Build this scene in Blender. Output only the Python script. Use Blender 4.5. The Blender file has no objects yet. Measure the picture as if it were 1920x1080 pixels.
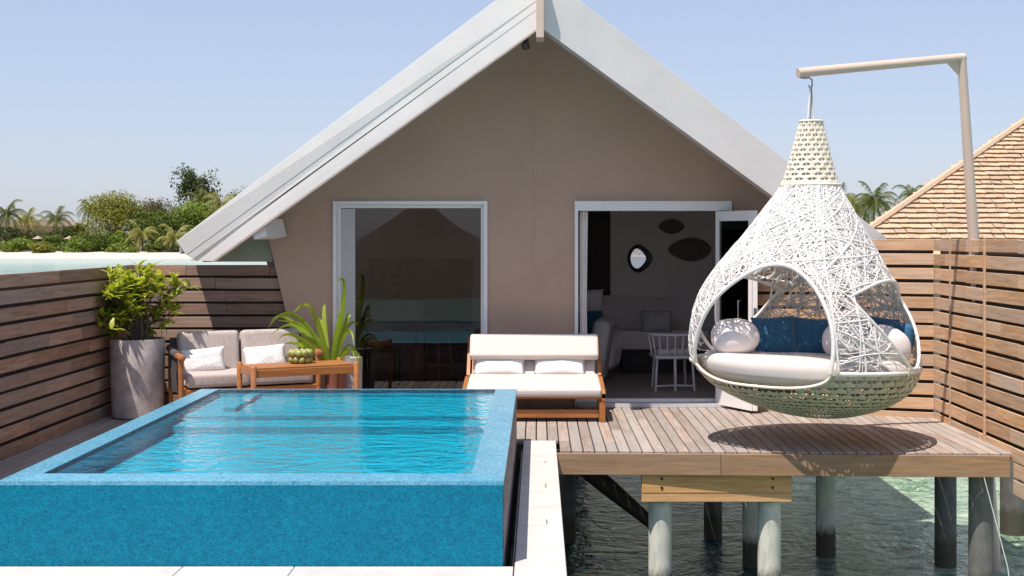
import bpy, bmesh, math, random
from mathutils import Vector, Matrix, Euler, noise
random.seed(7)
R = math.radians
sc = bpy.context.scene
COL = sc.collection

# ------------------------------------------------------------------ camera
H = 1.92                       # eye height above the deck (deck top is z = 0)
cam_d = bpy.data.cameras.new('camera'); cam = bpy.data.objects.new('camera', cam_d)
COL.objects.link(cam); sc.camera = cam
cam.location = (0, 0, H); cam.rotation_euler = (R(90), 0, 0)
cam_d.sensor_width = 36; cam_d.lens = 45
cam_d.shift_x = -50/1920; cam_d.shift_y = -97/1920
cam_d.clip_start = .1; cam_d.clip_end = 6000

# ------------------------------------------------------------------ sky, sun, exposure
SUN = Vector((-.27, -.34, 1)).normalized()
wd = bpy.data.worlds.new('World'); sc.world = wd; wd.use_nodes = True
wn = wd.node_tree.nodes; wl = wd.node_tree.links
bg = wn['Background']
sky = wn.new('ShaderNodeTexSky'); sky.sky_type = 'NISHITA'; sky.sun_disc = False
sky.sun_elevation = math.asin(SUN.z); sky.sun_rotation = math.atan2(SUN.x, SUN.y)
sky.air_density = 1.0; sky.dust_density = .8; sky.ozone_density = 1.2; sky.altitude = 0
tint = wn.new('ShaderNodeMix'); tint.data_type = 'RGBA'; tint.blend_type = 'MULTIPLY'
tint.inputs[0].default_value = 1; tint.inputs[7].default_value = (.95, .93, 1.0, 1)
wl.new(sky.outputs[0], tint.inputs[6])
veil = wn.new('ShaderNodeMix'); veil.data_type = 'RGBA'; veil.inputs[0].default_value = .58     # even high haze over the whole sky
veil.inputs[7].default_value = (3.15, 3.5, 4.55, 1); wl.new(tint.outputs[2], veil.inputs[6]); wl.new(veil.outputs[2], bg.inputs[0])
bg.inputs[1].default_value = .11
sl = bpy.data.lights.new('sun', 'SUN'); sun = bpy.data.objects.new('sun', sl); COL.objects.link(sun)
sl.energy = 4.1; sl.angle = R(.5); sl.color = (1, .92, .83)
sun.location = (-8, -8, 20); sun.rotation_euler = SUN.to_track_quat('Z', 'Y').to_euler()
sc.view_settings.view_transform = 'Standard'; sc.view_settings.look = 'None'
sc.view_settings.exposure = 0.62; sc.view_settings.gamma = 1
sc.view_settings.use_curve_mapping = False
cy = sc.cycles
cy.use_denoising = True
try:
    cy.denoiser = 'OPENIMAGEDENOISE'; cy.denoising_input_passes = 'RGB_ALBEDO_NORMAL'
except Exception: pass
cy.max_bounces = 9; cy.diffuse_bounces = 4; cy.glossy_bounces = 3; cy.transmission_bounces = 6
cy.transparent_max_bounces = 12; cy.caustics_refractive = False; cy.caustics_reflective = False
cy.blur_glossy = .5; cy.sample_clamp_indirect = 6

# ------------------------------------------------------------------ materials
def nt(name):
    m = bpy.data.materials.new(name); m.use_nodes = True
    return m, m.node_tree.nodes, m.node_tree.links, m.node_tree.nodes['Principled BSDF']
def math_node(N, L, op, a, b=None):
    n = N.new('ShaderNodeMath'); n.operation = op
    for i, v in ((0, a), (1, b)):
        if v is None: continue
        if isinstance(v, (int, float)): n.inputs[i].default_value = v
        else: L.new(v, n.inputs[i])
    return n.outputs[0]
def mixc(N, L, f, a, b, mode='MIX'):
    n = N.new('ShaderNodeMix'); n.data_type = 'RGBA'; n.blend_type = mode
    for i, v in ((0, f), (6, a), (7, b)):
        if isinstance(v, (int, float)): n.inputs[i].default_value = v
        elif isinstance(v, tuple): n.inputs[i].default_value = (*v[:3], 1)
        else: L.new(v, n.inputs[i])
    return n.outputs[2]
def vec_in(N, L, scale=(1, 1, 1), space='Object', rnd=0):
    tc = N.new('ShaderNodeTexCoord'); v = tc.outputs[space]
    if rnd:
        oi = N.new('ShaderNodeObjectInfo'); s = math_node(N, L, 'MULTIPLY', oi.outputs['Random'], rnd)
        cx = N.new('ShaderNodeCombineXYZ'); L.new(s, cx.inputs[0]); L.new(s, cx.inputs[1]); L.new(s, cx.inputs[2])
        ad = N.new('ShaderNodeVectorMath'); ad.operation = 'ADD'; L.new(v, ad.inputs[0]); L.new(cx.outputs[0], ad.inputs[1]); v = ad.outputs[0]
    mp = N.new('ShaderNodeMapping'); mp.inputs['Scale'].default_value = scale; L.new(v, mp.inputs['Vector'])
    return mp.outputs[0]
def noise_n(N, L, vec, scale, detail=4, rough=.55, dist=0):
    n = N.new('ShaderNodeTexNoise'); n.inputs['Scale'].default_value = scale; n.inputs['Detail'].default_value = detail
    n.inputs['Roughness'].default_value = rough; n.inputs['Distortion'].default_value = dist
    if vec is not None: L.new(vec, n.inputs['Vector'])
    return n.outputs['Fac']
def ramp(N, L, fac, stops):
    n = N.new('ShaderNodeValToRGB'); e = n.color_ramp.elements
    while len(e) < len(stops): e.new(.5)
    for el, (p, c) in zip(e, stops):
        el.position = p; el.color = (c, c, c, 1) if isinstance(c, (int, float)) else (*c, 1)
    L.new(fac, n.inputs[0]); return n.outputs[0]
def bump(N, L, B, h, strength, dist=.01):
    b = N.new('ShaderNodeBump'); b.inputs['Strength'].default_value = strength; b.inputs['Distance'].default_value = dist
    L.new(h, b.inputs['Height']); L.new(b.outputs[0], B.inputs['Normal'])
def plain(name, c, rough=.6, var=.12, scale=6, bs=.15, bscale=60, spec=.5, metal=0, sheen=0, stretch=(1, 1, 1), rnd=.0):
    m, N, L, B = nt(name)
    v = vec_in(N, L, stretch, rnd=13 if rnd else 0)
    f = noise_n(N, L, v, scale, 5, .6)
    lo = tuple(x*(1-var) for x in c); hi = tuple(min(1, x*(1+var)) for x in c)
    col = mixc(N, L, ramp(N, L, f, [(.3, 0), (.7, 1)]), lo, hi)
    if rnd:
        oi = N.new('ShaderNodeObjectInfo'); s = math_node(N, L, 'MULTIPLY_ADD', oi.outputs['Random'], 2*rnd)
        s.node.inputs[2].default_value = 1-rnd
        col = mixc(N, L, 1.0, col, s, 'MULTIPLY')
    L.new(col, B.inputs['Base Color'])
    B.inputs['Roughness'].default_value = rough; B.inputs['Metallic'].default_value = metal
    B.inputs['Specular IOR Level'].default_value = spec
    if sheen: B.inputs['Sheen Weight'].default_value = sheen
    if bs: bump(N, L, B, noise_n(N, L, v, bscale, 4, .6), bs, .004)
    return m
def wood(name, dark, light, rnd=.25, rough=.7, grain=1.0, grey=0.0, bs=.35, spec=.3):
    """timber with the grain along local x; each object gets its own tone"""
    m, N, L, B = nt(name)
    v = vec_in(N, L, (1.1*grain, 16*grain, 16*grain), rnd=37)
    f = noise_n(N, L, v, 2.2, 7, .65, .6)
    v2 = vec_in(N, L, (.8, 3.5, 3.5), rnd=11)
    g = noise_n(N, L, v2, 2.0, 4, .6)
    col = mixc(N, L, ramp(N, L, f, [(.3, 0), (.72, 1)]), dark, light)
    gcol = tuple(sum(light)/3*x for x in (1.02, .98, .93))
    col = mixc(N, L, math_node(N, L, 'MULTIPLY', ramp(N, L, g, [(.42, 0), (.75, 1)]), .35+grey), col, gcol)
    oi = N.new('ShaderNodeObjectInfo')
    s = math_node(N, L, 'MULTIPLY_ADD', oi.outputs['Random'], 2*rnd); s.node.inputs[2].default_value = 1-rnd
    col = mixc(N, L, 1.0, col, s, 'MULTIPLY')
    wn_ = N.new('ShaderNodeTexWhiteNoise'); wn_.noise_dimensions = '1D'; L.new(oi.outputs['Random'], wn_.inputs['W'])
    col = mixc(N, L, math_node(N, L, 'MULTIPLY', wn_.outputs['Value'], .35+grey*.6), col, gcol)
    L.new(col, B.inputs['Base Color']); B.inputs['Roughness'].default_value = rough
    B.inputs['Specular IOR Level'].default_value = spec
    bump(N, L, B, f, bs, .004)
    return m

M = {}
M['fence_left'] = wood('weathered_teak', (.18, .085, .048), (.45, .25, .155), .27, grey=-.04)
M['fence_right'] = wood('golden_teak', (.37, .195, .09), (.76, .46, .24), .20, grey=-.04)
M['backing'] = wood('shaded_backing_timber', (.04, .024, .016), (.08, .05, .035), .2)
M['deck'] = wood('silvered_decking', (.20, .135, .105), (.44, .34, .285), .21, grey=.35, bs=.5)
M['fascia'] = wood('fascia_timber', (.22, .11, .045), (.43, .25, .12), .09, grey=-.2)
M['newwood'] = wood('pale_pine_beam', (.50, .235, .065), (.76, .44, .17), .05, grey=-.3)
M['dark_timber'] = plain('dark_wet_timber', (.035, .022, .016), .6)
M['teak'] = wood('oiled_teak', (.27, .08, .013), (.50, .19, .035), .10, rough=.35, grey=-.3, bs=.15, spec=.5)
M['wall'] = plain('taupe_render', (.50, .338, .258), .9, .06, 1.1, .4, 160, .15)
M['white'] = plain('white_paint', (.82, .79, .77), .45, .03, 3, .05, 40)
M['barge'] = plain('white_stained_boards', (.69, .645, .62), .5, .06, 2, .2, 30, stretch=(1, 1, 1))
M['roof'] = plain('pale_metal_roof', (.55, .56, .58), .5, .06, 2)
M['soffit'] = plain('beige_soffit', (.42, .35, .31), .8)
M['soffit_grey'] = plain('frosted_grey_panel', (.50, .47, .46), .35, .04, 3, 0)
M['concrete'] = plain('planter_concrete', (.42, .37, .355), .8, .25, 7, .4, 50)
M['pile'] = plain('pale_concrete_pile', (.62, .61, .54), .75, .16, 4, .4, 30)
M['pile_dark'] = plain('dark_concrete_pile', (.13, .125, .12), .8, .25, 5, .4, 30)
M['stone'] = plain('white_paving_stone', (.53, .50, .475), .7, .10, 4, .35, 60, rnd=.05)
M['cream'] = plain('cream_canvas', (.58, .52, .485), .9, .03, 4, .25, 260, .1, sheen=.2)
M['whitefab'] = plain('white_fabric', (.72, .70, .685), .9, .03, 6, .3, 200, .1)
M['sofa'] = plain('grey_marl_fabric', (.47, .40, .37), .95, .16, 60, .5, 300, .1, stretch=(1, 1, .3), sheen=.2)
M['rope'] = plain('dark_woven_rope', (.075, .065, .068), .8, .4, 80, .6, 220)
M['pebble'] = plain('pale_pink_pebble_fabric', (.76, .68, .66), .8, .02, 3, .1, 200, .2)
M['blue'] = plain('petrol_blue_fabric', (.035, .11, .20), .9, .2, 30, .4, 200, .1, sheen=.25)
M['metal'] = plain('steel', (.35, .35, .36), .35, .05, 3, 0, metal=1)
M['crane'] = plain('cream_painted_steel', (.60, .455, .37), .4, .04, 4, .05, 50)
M['weave'] = plain('white_resin_weave', (.92, .90, .88), .5, .05, 9, .2, 120)
_m = M['weave']; _N, _L = _m.node_tree.nodes, _m.node_tree.links; _t = _N.new('ShaderNodeBsdfTranslucent'); _t.inputs[0].default_value = (.9, .87, .84, 1)
_x = _N.new('ShaderNodeMixShader'); _x.inputs[0].default_value = .3; _L.new(_N['Principled BSDF'].outputs[0], _x.inputs[1]); _L.new(_t.outputs[0], _x.inputs[2]); _L.new(_x.outputs[0], _N['Material Output'].inputs[0])
M['crown'] = plain('natural_resin_weave', (.74, .66, .54), .55, .10, 9, .3, 120)
M['bowl'] = plain('sage_resin_weave', (.56, .50, .36), .55, .10, 9, .3, 120)
M['black'] = plain('dark_bronze', (.025, .018, .016), .35, .1, 3, 0)
M['dark_in'] = plain('dark_interior', (.05, .04, .038), .8)
M['in_wall'] = plain('interior_wall', (.80, .70, .68), .9, .04, 3, .05)
M['in_floor'] = wood('interior_floor', (.28, .20, .17), (.42, .31, .27), .1, rough=.4)
M['in_white'] = plain('interior_chair_paint', (.68, .64, .64), .6)
M['in_fab'] = plain('interior_upholstery', (.5, .47, .46), .9)
M['basket'] = plain('dark_wall_basket', (.16, .125, .115), .9, .5, 60, .6, 120)
M['curtain'] = plain('curtain_cloth', (.86, .79, .76), .9, .05, 8, .2, 200)
M['olive'] = plain('olive_glaze', (.28, .29, .09), .35, .3, 14, .15, 60)
M['soil'] = plain('dark_soil', (.04, .03, .02), 1)
M['gravel'] = plain('white_pebbles', (.7, .69, .66), .8)
M['bark'] = plain('grey_bark', (.11, .085, .065), .9, .3, 10, .6, 60)
M['thatch'] = plain('thatch', (.16, .12, .09), .95, .35, 5, .8, 40)
M['thatch_pink'] = plain('pale_pinkish_thatch', (.36, .28, .24), .95, .25, 5, .8, 40)  # paler, pinker thatch for the beach roof and parasols
M['glass_green'] = plain('grey_green_panel', (.34, .37, .29), .35, .06, 4, 0)
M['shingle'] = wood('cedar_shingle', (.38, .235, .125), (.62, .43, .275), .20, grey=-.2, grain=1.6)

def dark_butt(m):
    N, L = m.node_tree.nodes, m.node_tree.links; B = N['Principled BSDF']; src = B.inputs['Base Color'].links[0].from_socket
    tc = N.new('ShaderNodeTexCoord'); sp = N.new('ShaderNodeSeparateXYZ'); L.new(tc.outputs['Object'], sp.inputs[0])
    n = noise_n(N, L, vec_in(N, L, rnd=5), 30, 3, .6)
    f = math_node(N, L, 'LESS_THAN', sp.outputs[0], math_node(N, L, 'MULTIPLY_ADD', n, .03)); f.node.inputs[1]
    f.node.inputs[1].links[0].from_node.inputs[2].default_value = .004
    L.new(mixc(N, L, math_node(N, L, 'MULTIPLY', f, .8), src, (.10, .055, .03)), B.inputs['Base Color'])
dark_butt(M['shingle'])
def waterline(m):
    N, L = m.node_tree.nodes, m.node_tree.links; B = N['Principled BSDF']; src = B.inputs['Base Color'].links[0].from_socket
    tc = N.new('ShaderNodeTexCoord'); sp = N.new('ShaderNodeSeparateXYZ'); L.new(tc.outputs['Object'], sp.inputs[0])
    v = vec_in(N, L, (1, 1, .35)); n = noise_n(N, L, v, 14, 5, .7)
    a = math_node(N, L, 'ADD', sp.outputs[2], math_node(N, L, 'MULTIPLY', n, .35))
    f = ramp(N, L, math_node(N, L, 'MULTIPLY', a, -1.0), [(.88, 0), (1.0, 1)])
    st = ramp(N, L, noise_n(N, L, vec_in(N, L, (6, 6, .8)), 5, 4, .7), [(.5, 0), (.75, .45)])
    c = mixc(N, L, st, src, (.22, .20, .16)); L.new(mixc(N, L, f, c, (.07, .065, .045)), B.inputs['Base Color'])
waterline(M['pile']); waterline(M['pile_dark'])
def leafmat(name, c1, c2, trans=.35, rough=.5):
    m, N, L, B = nt(name)
    oi = N.new('ShaderNodeObjectInfo'); ge = N.new('ShaderNodeNewGeometry')
    a = math_node(N, L, 'ADD', oi.outputs['Random'], ge.outputs['Random Per Island'])
    a = math_node(N, L, 'FRACT', a)
    col = mixc(N, L, a, c1, c2); L.new(col, B.inputs['Base Color'])
    B.inputs['Roughness'].default_value = rough; B.inputs['Specular IOR Level'].default_value = .35
    tr = N.new('ShaderNodeBsdfTranslucent'); L.new(mixc(N, L, 1.0, col, (1.3, 1.25, .55), 'MULTIPLY'), tr.inputs[0])
    mx = N.new('ShaderNodeMixShader'); mx.inputs[0].default_value = trans
    L.new(B.outputs[0], mx.inputs[1]); L.new(tr.outputs[0], mx.inputs[2])
    L.new(mx.outputs[0], N['Material Output'].inputs[0])
    return m
M['leaf_shrub'] = leafmat('glossy_shrub_leaf', (.22, .30, .02), (.56, .58, .10), .35, .35)
M['leaf_lily'] = leafmat('lily_leaf', (.20, .30, .02), (.42, .52, .07), .4, .4)
M['leaf_a'] = leafmat('yellow_green_foliage', (.13, .15, .02), (.33, .32, .06))
M['leaf_b'] = leafmat('mid_green_foliage', (.06, .10, .015), (.17, .22, .04))
M['leaf_c'] = leafmat('dark_green_foliage', (.035, .055, .015), (.10, .12, .035))
M['leaf_d'] = leafmat('bright_green_foliage', (.11, .17, .02), (.25, .32, .05))
M['leaf_e'] = leafmat('brownish_foliage', (.09, .075, .04), (.17, .15, .06))
M['frond'] = leafmat('palm_frond', (.045, .065, .015), (.17, .18, .045))
M['frond_y'] = leafmat('yellow_palm_frond', (.14, .15, .03), (.32, .30, .08))

def mosaic(name, base, light, scale, wet=.25, mott=.5):
    m, N, L, B = nt(name)
    v = vec_in(N, L, (1, 1, 1))
    vo = N.new('ShaderNodeTexVoronoi'); vo.inputs['Scale'].default_value = scale; vo.inputs['Randomness'].default_value = .75
    L.new(v, vo.inputs['Vector'])
    sep = N.new('ShaderNodeSeparateColor'); L.new(vo.outputs['Color'], sep.inputs[0])
    f = math_node(N, L, 'MULTIPLY', sep.outputs[0], .55)
    n2 = ramp(N, L, noise_n(N, L, v, 2.2, 5, .7), [(.35, 0), (.75, 1)])
    f = math_node(N, L, 'ADD', f, math_node(N, L, 'MULTIPLY', n2, mott))
    n3 = noise_n(N, L, v, 26, 4, .7)
    f = math_node(N, L, 'ADD', f, math_node(N, L, 'MULTIPLY', ramp(N, L, n3, [(.45, 0), (.75, 1)]), .35))
    col = mixc(N, L, f, base, light); L.new(col, B.inputs['Base Color'])
    B.inputs['Roughness'].default_value = wet; B.inputs['Specular IOR Level'].default_value = .18
    b = N.new('ShaderNodeBump'); b.inputs['Strength'].default_value = .35; b.inputs['Distance'].default_value = .006
    hh = math_node(N, L, 'ADD', n3, vo.outputs['Distance']); L.new(hh, b.inputs['Height']); L.new(b.outputs[0], B.inputs['Normal'])
    return m
M['mosaic'] = mosaic('blue_glass_mosaic', (.0, .095, .18), (.002, .25, .385), 130, .42, .18)
M['rim'] = mosaic('wet_rim_mosaic', (.03, .21, .34), (.20, .45, .59), 95, .18, .3)
M['basin'] = mosaic('pool_basin_mosaic', (.0, .34, .45), (.01, .56, .64), 55, .5, .3)
def slate():
    m, N, L, B = nt('streaked_grey_stone')
    v = vec_in(N, L, (1, 1.2, 6)); f = noise_n(N, L, v, 6, 8, .75, 1.2)
    L.new(ramp(N, L, f, [(.35, (.05, .04, .045)), (.55, (.22, .19, .2)), (.72, (.6, .56, .56))]), B.inputs['Base Color'])
    B.inputs['Roughness'].default_value = .6; bump(N, L, B, f, .6, .02); return m
M['slate'] = slate()
def chevron():
    m, N, L, B = nt('chevron_cushion_cloth')
    tc = N.new('ShaderNodeTexCoord'); sp = N.new('ShaderNodeSeparateXYZ'); L.new(tc.outputs['Object'], sp.inputs[0])
    z = math_node(N, L, 'PINGPONG', math_node(N, L, 'ADD', sp.outputs[0], 5.0), .055)
    a = math_node(N, L, 'ADD', sp.outputs[2], math_node(N, L, 'MULTIPLY', z, 1.25))
    s = math_node(N, L, 'PINGPONG', math_node(N, L, 'ADD', a, 5.0), .021)
    line = math_node(N, L, 'LESS_THAN', s, .0045)
    d = noise_n(N, L, vec_in(N, L), 90, 3, .6)
    line = math_node(N, L, 'MULTIPLY', line, ramp(N, L, d, [(.35, .25), (.6, .85)]))
    L.new(mixc(N, L, line, (.82, .79, .78), (.36, .32, .32)), B.inputs['Base Color']); B.inputs['Roughness'].default_value = .9
    bump(N, L, B, noise_n(N, L, vec_in(N, L), 200, 3, .6), .3, .003); return m
M['chevron'] = chevron()

def glass_mat(name, tintc, ior=1.5, mul=1.0):
    m, N, L, B = nt(name); N.remove(B)
    t = N.new('ShaderNodeBsdfTransparent'); t.inputs[0].default_value = (*tintc, 1)
    g = N.new('ShaderNodeBsdfGlossy'); g.inputs['Roughness'].default_value = .0
    v = vec_in(N, L, (1, 1, 1)); b = N.new('ShaderNodeBump'); b.inputs['Strength'].default_value = .015; b.inputs['Distance'].default_value = .05
    L.new(noise_n(N, L, v, 1.3, 2), b.inputs['Height']); L.new(b.outputs[0], g.inputs['Normal'])
    f = N.new('ShaderNodeFresnel'); f.inputs[0].default_value = ior
    x = N.new('ShaderNodeMixShader'); L.new(math_node(N, L, 'MULTIPLY', f.outputs[0], mul), x.inputs[0])
    L.new(t.outputs[0], x.inputs[1]); L.new(g.outputs[0], x.inputs[2]); L.new(x.outputs[0], N['Material Output'].inputs[0])
    return m
M['glass'] = glass_mat('window_glass', (.66, .62, .61), 1.52, 1.55)
M['mirror'] = plain('mirror', (.75, .75, .76), .03, .02, 3, 0, metal=1)

def pool_water():
    m, N, L, B = nt('pool_water'); N.remove(B)
    t = N.new('ShaderNodeBsdfTransparent'); t.inputs[0].default_value = (.55, .90, 1, 1)
    g = N.new('ShaderNodeBsdfGlossy'); g.inputs['Roughness'].default_value = .02
    v = vec_in(N, L, (1, 1.5, 1)); h = math_node(N, L, 'ADD', noise_n(N, L, v, 5.5, 3, .5, .6), math_node(N, L, 'MULTIPLY', noise_n(N, L, v, 17, 3, .5, .4), .22))
    b = N.new('ShaderNodeBump'); b.inputs['Strength'].default_value = .6; b.inputs['Distance'].default_value = .045
    f = N.new('ShaderNodeFresnel'); f.inputs[0].default_value = 1.33; L.new(b.outputs[0], f.inputs['Normal'])
    x = N.new('ShaderNodeMixShader'); L.new(f.outputs[0], x.inputs[0]); L.new(t.outputs[0], x.inputs[1]); L.new(g.outputs[0], x.inputs[2])
    L.new(h, b.inputs['Height']); L.new(b.outputs[0], g.inputs['Normal']); L.new(x.outputs[0], N['Material Output'].inputs[0]); return m
M['pool_water'] = pool_water()
def sea():
    m, N, L, B = nt('lagoon_water')
    ge = N.new('ShaderNodeNewGeometry'); sp = N.new('ShaderNodeSeparateXYZ'); L.new(ge.outputs['Position'], sp.inputs[0])
    pos = ge.outputs['Position']
    n1 = noise_n(N, L, pos, .55, 5, .65, .5)
    # sunlit water right of the deck, painted as a paler sand and reef patch
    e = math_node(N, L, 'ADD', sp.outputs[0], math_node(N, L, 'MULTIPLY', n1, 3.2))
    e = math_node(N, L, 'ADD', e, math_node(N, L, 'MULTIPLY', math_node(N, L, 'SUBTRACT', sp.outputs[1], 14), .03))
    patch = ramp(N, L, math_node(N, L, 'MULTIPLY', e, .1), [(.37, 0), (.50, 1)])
    sunlit_reef = mixc(N, L, ramp(N, L, noise_n(N, L, pos, 2.2, 8, .8, 2.0), [(.38, 0), (.60, 1)]), (.05, .14, .09), (.50, .64, .46))
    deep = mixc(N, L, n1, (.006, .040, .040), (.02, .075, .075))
    near = mixc(N, L, patch, deep, sunlit_reef)
    d = N.new('ShaderNodeVectorMath'); d.operation = 'LENGTH'; L.new(pos, d.inputs[0])
    far = ramp(N, L, math_node(N, L, 'DIVIDE', d.outputs['Value'], 400), [(.07, 0), (.2, 1)])
    mpv = N.new('ShaderNodeMapping'); mpv.inputs['Scale'].default_value = (.012, .05, 1); L.new(pos, mpv.inputs[0])
    band = ramp(N, L, noise_n(N, L, mpv.outputs[0], 1, 3), [(.35, 0), (.65, 1)])
    lag = mixc(N, L, band, (.25, .43, .41), (.38, .52, .49))
    behind = ramp(N, L, math_node(N, L, 'MULTIPLY', sp.outputs[1], -.01), [(.2, 0), (.5, 1)]); lag = mixc(N, L, behind, lag, (.05, .10, .12))
    ax = math_node(N, L, 'ABSOLUTE', sp.outputs[0]); c0 = math_node(N, L, 'ADD', ax, math_node(N, L, 'MULTIPLY', n1, 3))
    shal = ramp(N, L, math_node(N, L, 'MULTIPLY', c0, .05), [(.42, 0), (.6, 1)])
    front = ramp(N, L, math_node(N, L, 'SUBTRACT', 1.0, math_node(N, L, 'MULTIPLY', sp.outputs[1], .08)), [(.25, 0), (.55, 1)])
    shal = math_node(N, L, 'MAXIMUM', shal, front)
    near = mixc(N, L, shal, near, mixc(N, L, n1, (.13, .28, .26), (.26, .42, .37)))
    L.new(mixc(N, L, far, near, lag), B.inputs['Base Color'])
    B.inputs['Roughness'].default_value = .06; B.inputs['IOR'].default_value = 1.33
    mp2 = N.new('ShaderNodeMapping'); mp2.inputs['Scale'].default_value = (1.2, 1.5, 1); L.new(pos, mp2.inputs[0])
    w = math_node(N, L, 'ADD', noise_n(N, L, mp2.outputs[0], 2.0, 5, .6, 1.0), math_node(N, L, 'MULTIPLY', noise_n(N, L, mp2.outputs[0], 6, 4, .6, .8), .30))
    bump(N, L, B, w, .9, .22); return m
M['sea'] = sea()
M['sand'] = plain('white_coral_sand', (.52, .46, .41), .95, .05, .3, .1, 5)

# ------------------------------------------------------------------ builders
class MB:
    """collects shapes into one mesh"""
    def __init__(s): s.v = []; s.f = []
    def add(s, vs, fs):
        n = len(s.v); s.v += [tuple(v) for v in vs]; s.f += [tuple(i+n for i in f) for f in fs]; return s
    def box(s, c, d, rot=None):
        x, y, z = (k/2 for k in d); vs = [Vector((sx*x, sy*y, sz*z)) for sx in (-1, 1) for sy in (-1, 1) for sz in (-1, 1)]
        if rot is not None: vs = [rot @ v for v in vs]
        vs = [v+Vector(c) for v in vs]
        return s.add(vs, [(0, 1, 3, 2), (4, 6, 7, 5), (0, 4, 5, 1), (2, 3, 7, 6), (0, 2, 6, 4), (1, 5, 7, 3)])
    def prism(s, poly, axis, a, b):
        """polygon in the two other axes (x,z for axis y; x,y for z; y,z for x) extruded from a to b"""
        def P(p, t): return {'y': (p[0], t, p[1]), 'z': (p[0], p[1], t), 'x': (t, p[0], p[1])}[axis]
        n = len(poly); vs = [P(p, a) for p in poly]+[P(p, b) for p in poly]
        return s.add(vs, [tuple(range(n)), tuple(range(2*n-1, n-1, -1))]+[(i, (i+1) % n+n, (i+1) % n, i+n)[::1] if 0 else (i, i+n, (i+1) % n+n, (i+1) % n) for i in range(n)])
    def tube(s, pts, r, n=8, caps=True, closed=False):
        pts = [Vector(p) for p in pts]; k = len(pts)
        rs = r if isinstance(r, (list, tuple)) else [r]*k
        base = len(s.v); up = None
        for i, p in enumerate(pts):
            if closed: t = (pts[(i+1) % k]-pts[i-1])
            else: t = pts[min(i+1, k-1)]-pts[max(i-1, 0)]
            t = t.normalized() if t.length > 1e-9 else Vector((0, 0, 1))
            if up is None: up = Vector((0, 0, 1)) if abs(t.z) < .9 else Vector((1, 0, 0))
            a = t.cross(up); a = a.normalized() if a.length > 1e-6 else t.orthogonal().normalized()
            b = a.cross(t); up = b
            for j in range(n):
                th = 2*math.pi*j/n; s.v.append(tuple(p+a*math.cos(th)*rs[i]+b*math.sin(th)*rs[i]))
        m = k if closed else k-1
        for i in range(m):
            for j in range(n):
                A = base+i*n; Bq = base+((i+1) % k)*n
                s.f.append((A+j, A+(j+1) % n, Bq+(j+1) % n, Bq+j))
        if caps and not closed:
            s.f.append(tuple(base+j for j in range(n))[::-1]); s.f.append(tuple(base+(k-1)*n+j for j in range(n)))
        return s
    def lathe(s, prof, c=(0, 0), n=32, cap=True):
        base = len(s.v)
        for (r, z) in prof:
            for j in range(n):
                th = 2*math.pi*j/n; s.v.append((c[0]+r*math.cos(th), c[1]+r*math.sin(th), z))
        for i in range(len(prof)-1):
            for j in range(n):
                s.f.append((base+i*n+j, base+i*n+(j+1) % n, base+(i+1)*n+(j+1) % n, base+(i+1)*n+j))
        if cap:
            s.f.append(tuple(base+j for j in range(n))[::-1]); s.f.append(tuple(base+(len(prof)-1)*n+j for j in range(n)))
        return s
    def mesh(s, name, smooth=None, bevel=0, seg=1):
        me = bpy.data.meshes.new(name); me.from_pydata(s.v, [], s.f); me.update()
        bm = bmesh.new(); bm.from_mesh(me)
        if len(s.f) < 60000: bmesh.ops.recalc_face_normals(bm, faces=bm.faces)
        if bevel: bmesh.ops.bevel(bm, geom=list(bm.edges), offset=bevel, segments=seg, profile=.6, affect='EDGES')
        bm.to_mesh(me); bm.free()
        if smooth is not None:
            for p in me.polygons: p.use_smooth = True
            if smooth < 180: me.set_sharp_from_angle(angle=R(smooth))
        return me
    def build(s, name, mat, parent=None, smooth=None, bevel=0, seg=1, loc=None):
        me = s.mesh(name, smooth, bevel, seg); return link(name, me, mat, parent, loc)
def link(name, me, mat, parent=None, loc=None, rot=None):
    if mat is not None and not me.materials: me.materials.append(mat)
    o = bpy.data.objects.new(name, me); COL.objects.link(o)
    if parent is not None: o.parent = parent
    if loc is not None: o.location = loc
    if rot is not None: o.rotation_euler = rot
    return o
def tag(o, label=None, cat=None, group=None, kind=None):
    if label: o['label'] = label
    if cat: o['category'] = cat
    if group: o['group'] = group
    if kind: o['kind'] = kind
    return o
def thing(name, loc, label=None, cat=None, rz=0, group=None, kind=None):
    o = bpy.data.objects.new(name, None); COL.objects.link(o); o.empty_display_size = .1
    o.location = loc; o.rotation_euler = (0, 0, rz); return tag(o, label, cat, group, kind)
def keep(o, root):
    """parent o (built in world coordinates) to an unrotated root"""
    o.parent = root; o.matrix_parent_inverse = Matrix.Translation(-Vector(root.location)); return o
_bc = {}
def board(name, a, b, h, t, mat, root, face='v', roll=0, bev=.003):
    """board between a and b (world); h across, t thick. face v = standing, h = lying"""
    a = Vector(a); b = Vector(b); L_ = (b-a).length; key = (round(L_, 3), round(h, 3), round(t, 3), face, mat.name)
    if key not in _bc:
        mb = MB(); mb.box((0, 0, 0), (L_, t, h) if face == 'v' else (L_, h, t)); me = mb.mesh(name, bevel=bev); me.materials.append(mat); _bc[key] = me
    d = b-a; o = bpy.data.objects.new(name, _bc[key]); COL.objects.link(o)
    o.location = (a+b)/2; o.rotation_euler = (roll, -math.asin(d.z/L_), math.atan2(d.y, d.x))
    return keep(o, root) if root else o
def rbox(name, c, d, mat, parent, bev=.03, seg=3, rot=None, puff=0):
    mb = MB(); mb.box((0, 0, 0), d); me = mb.mesh(name, smooth=50, bevel=bev, seg=seg)
    return link(name, me, mat, parent, c, rot)
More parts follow.
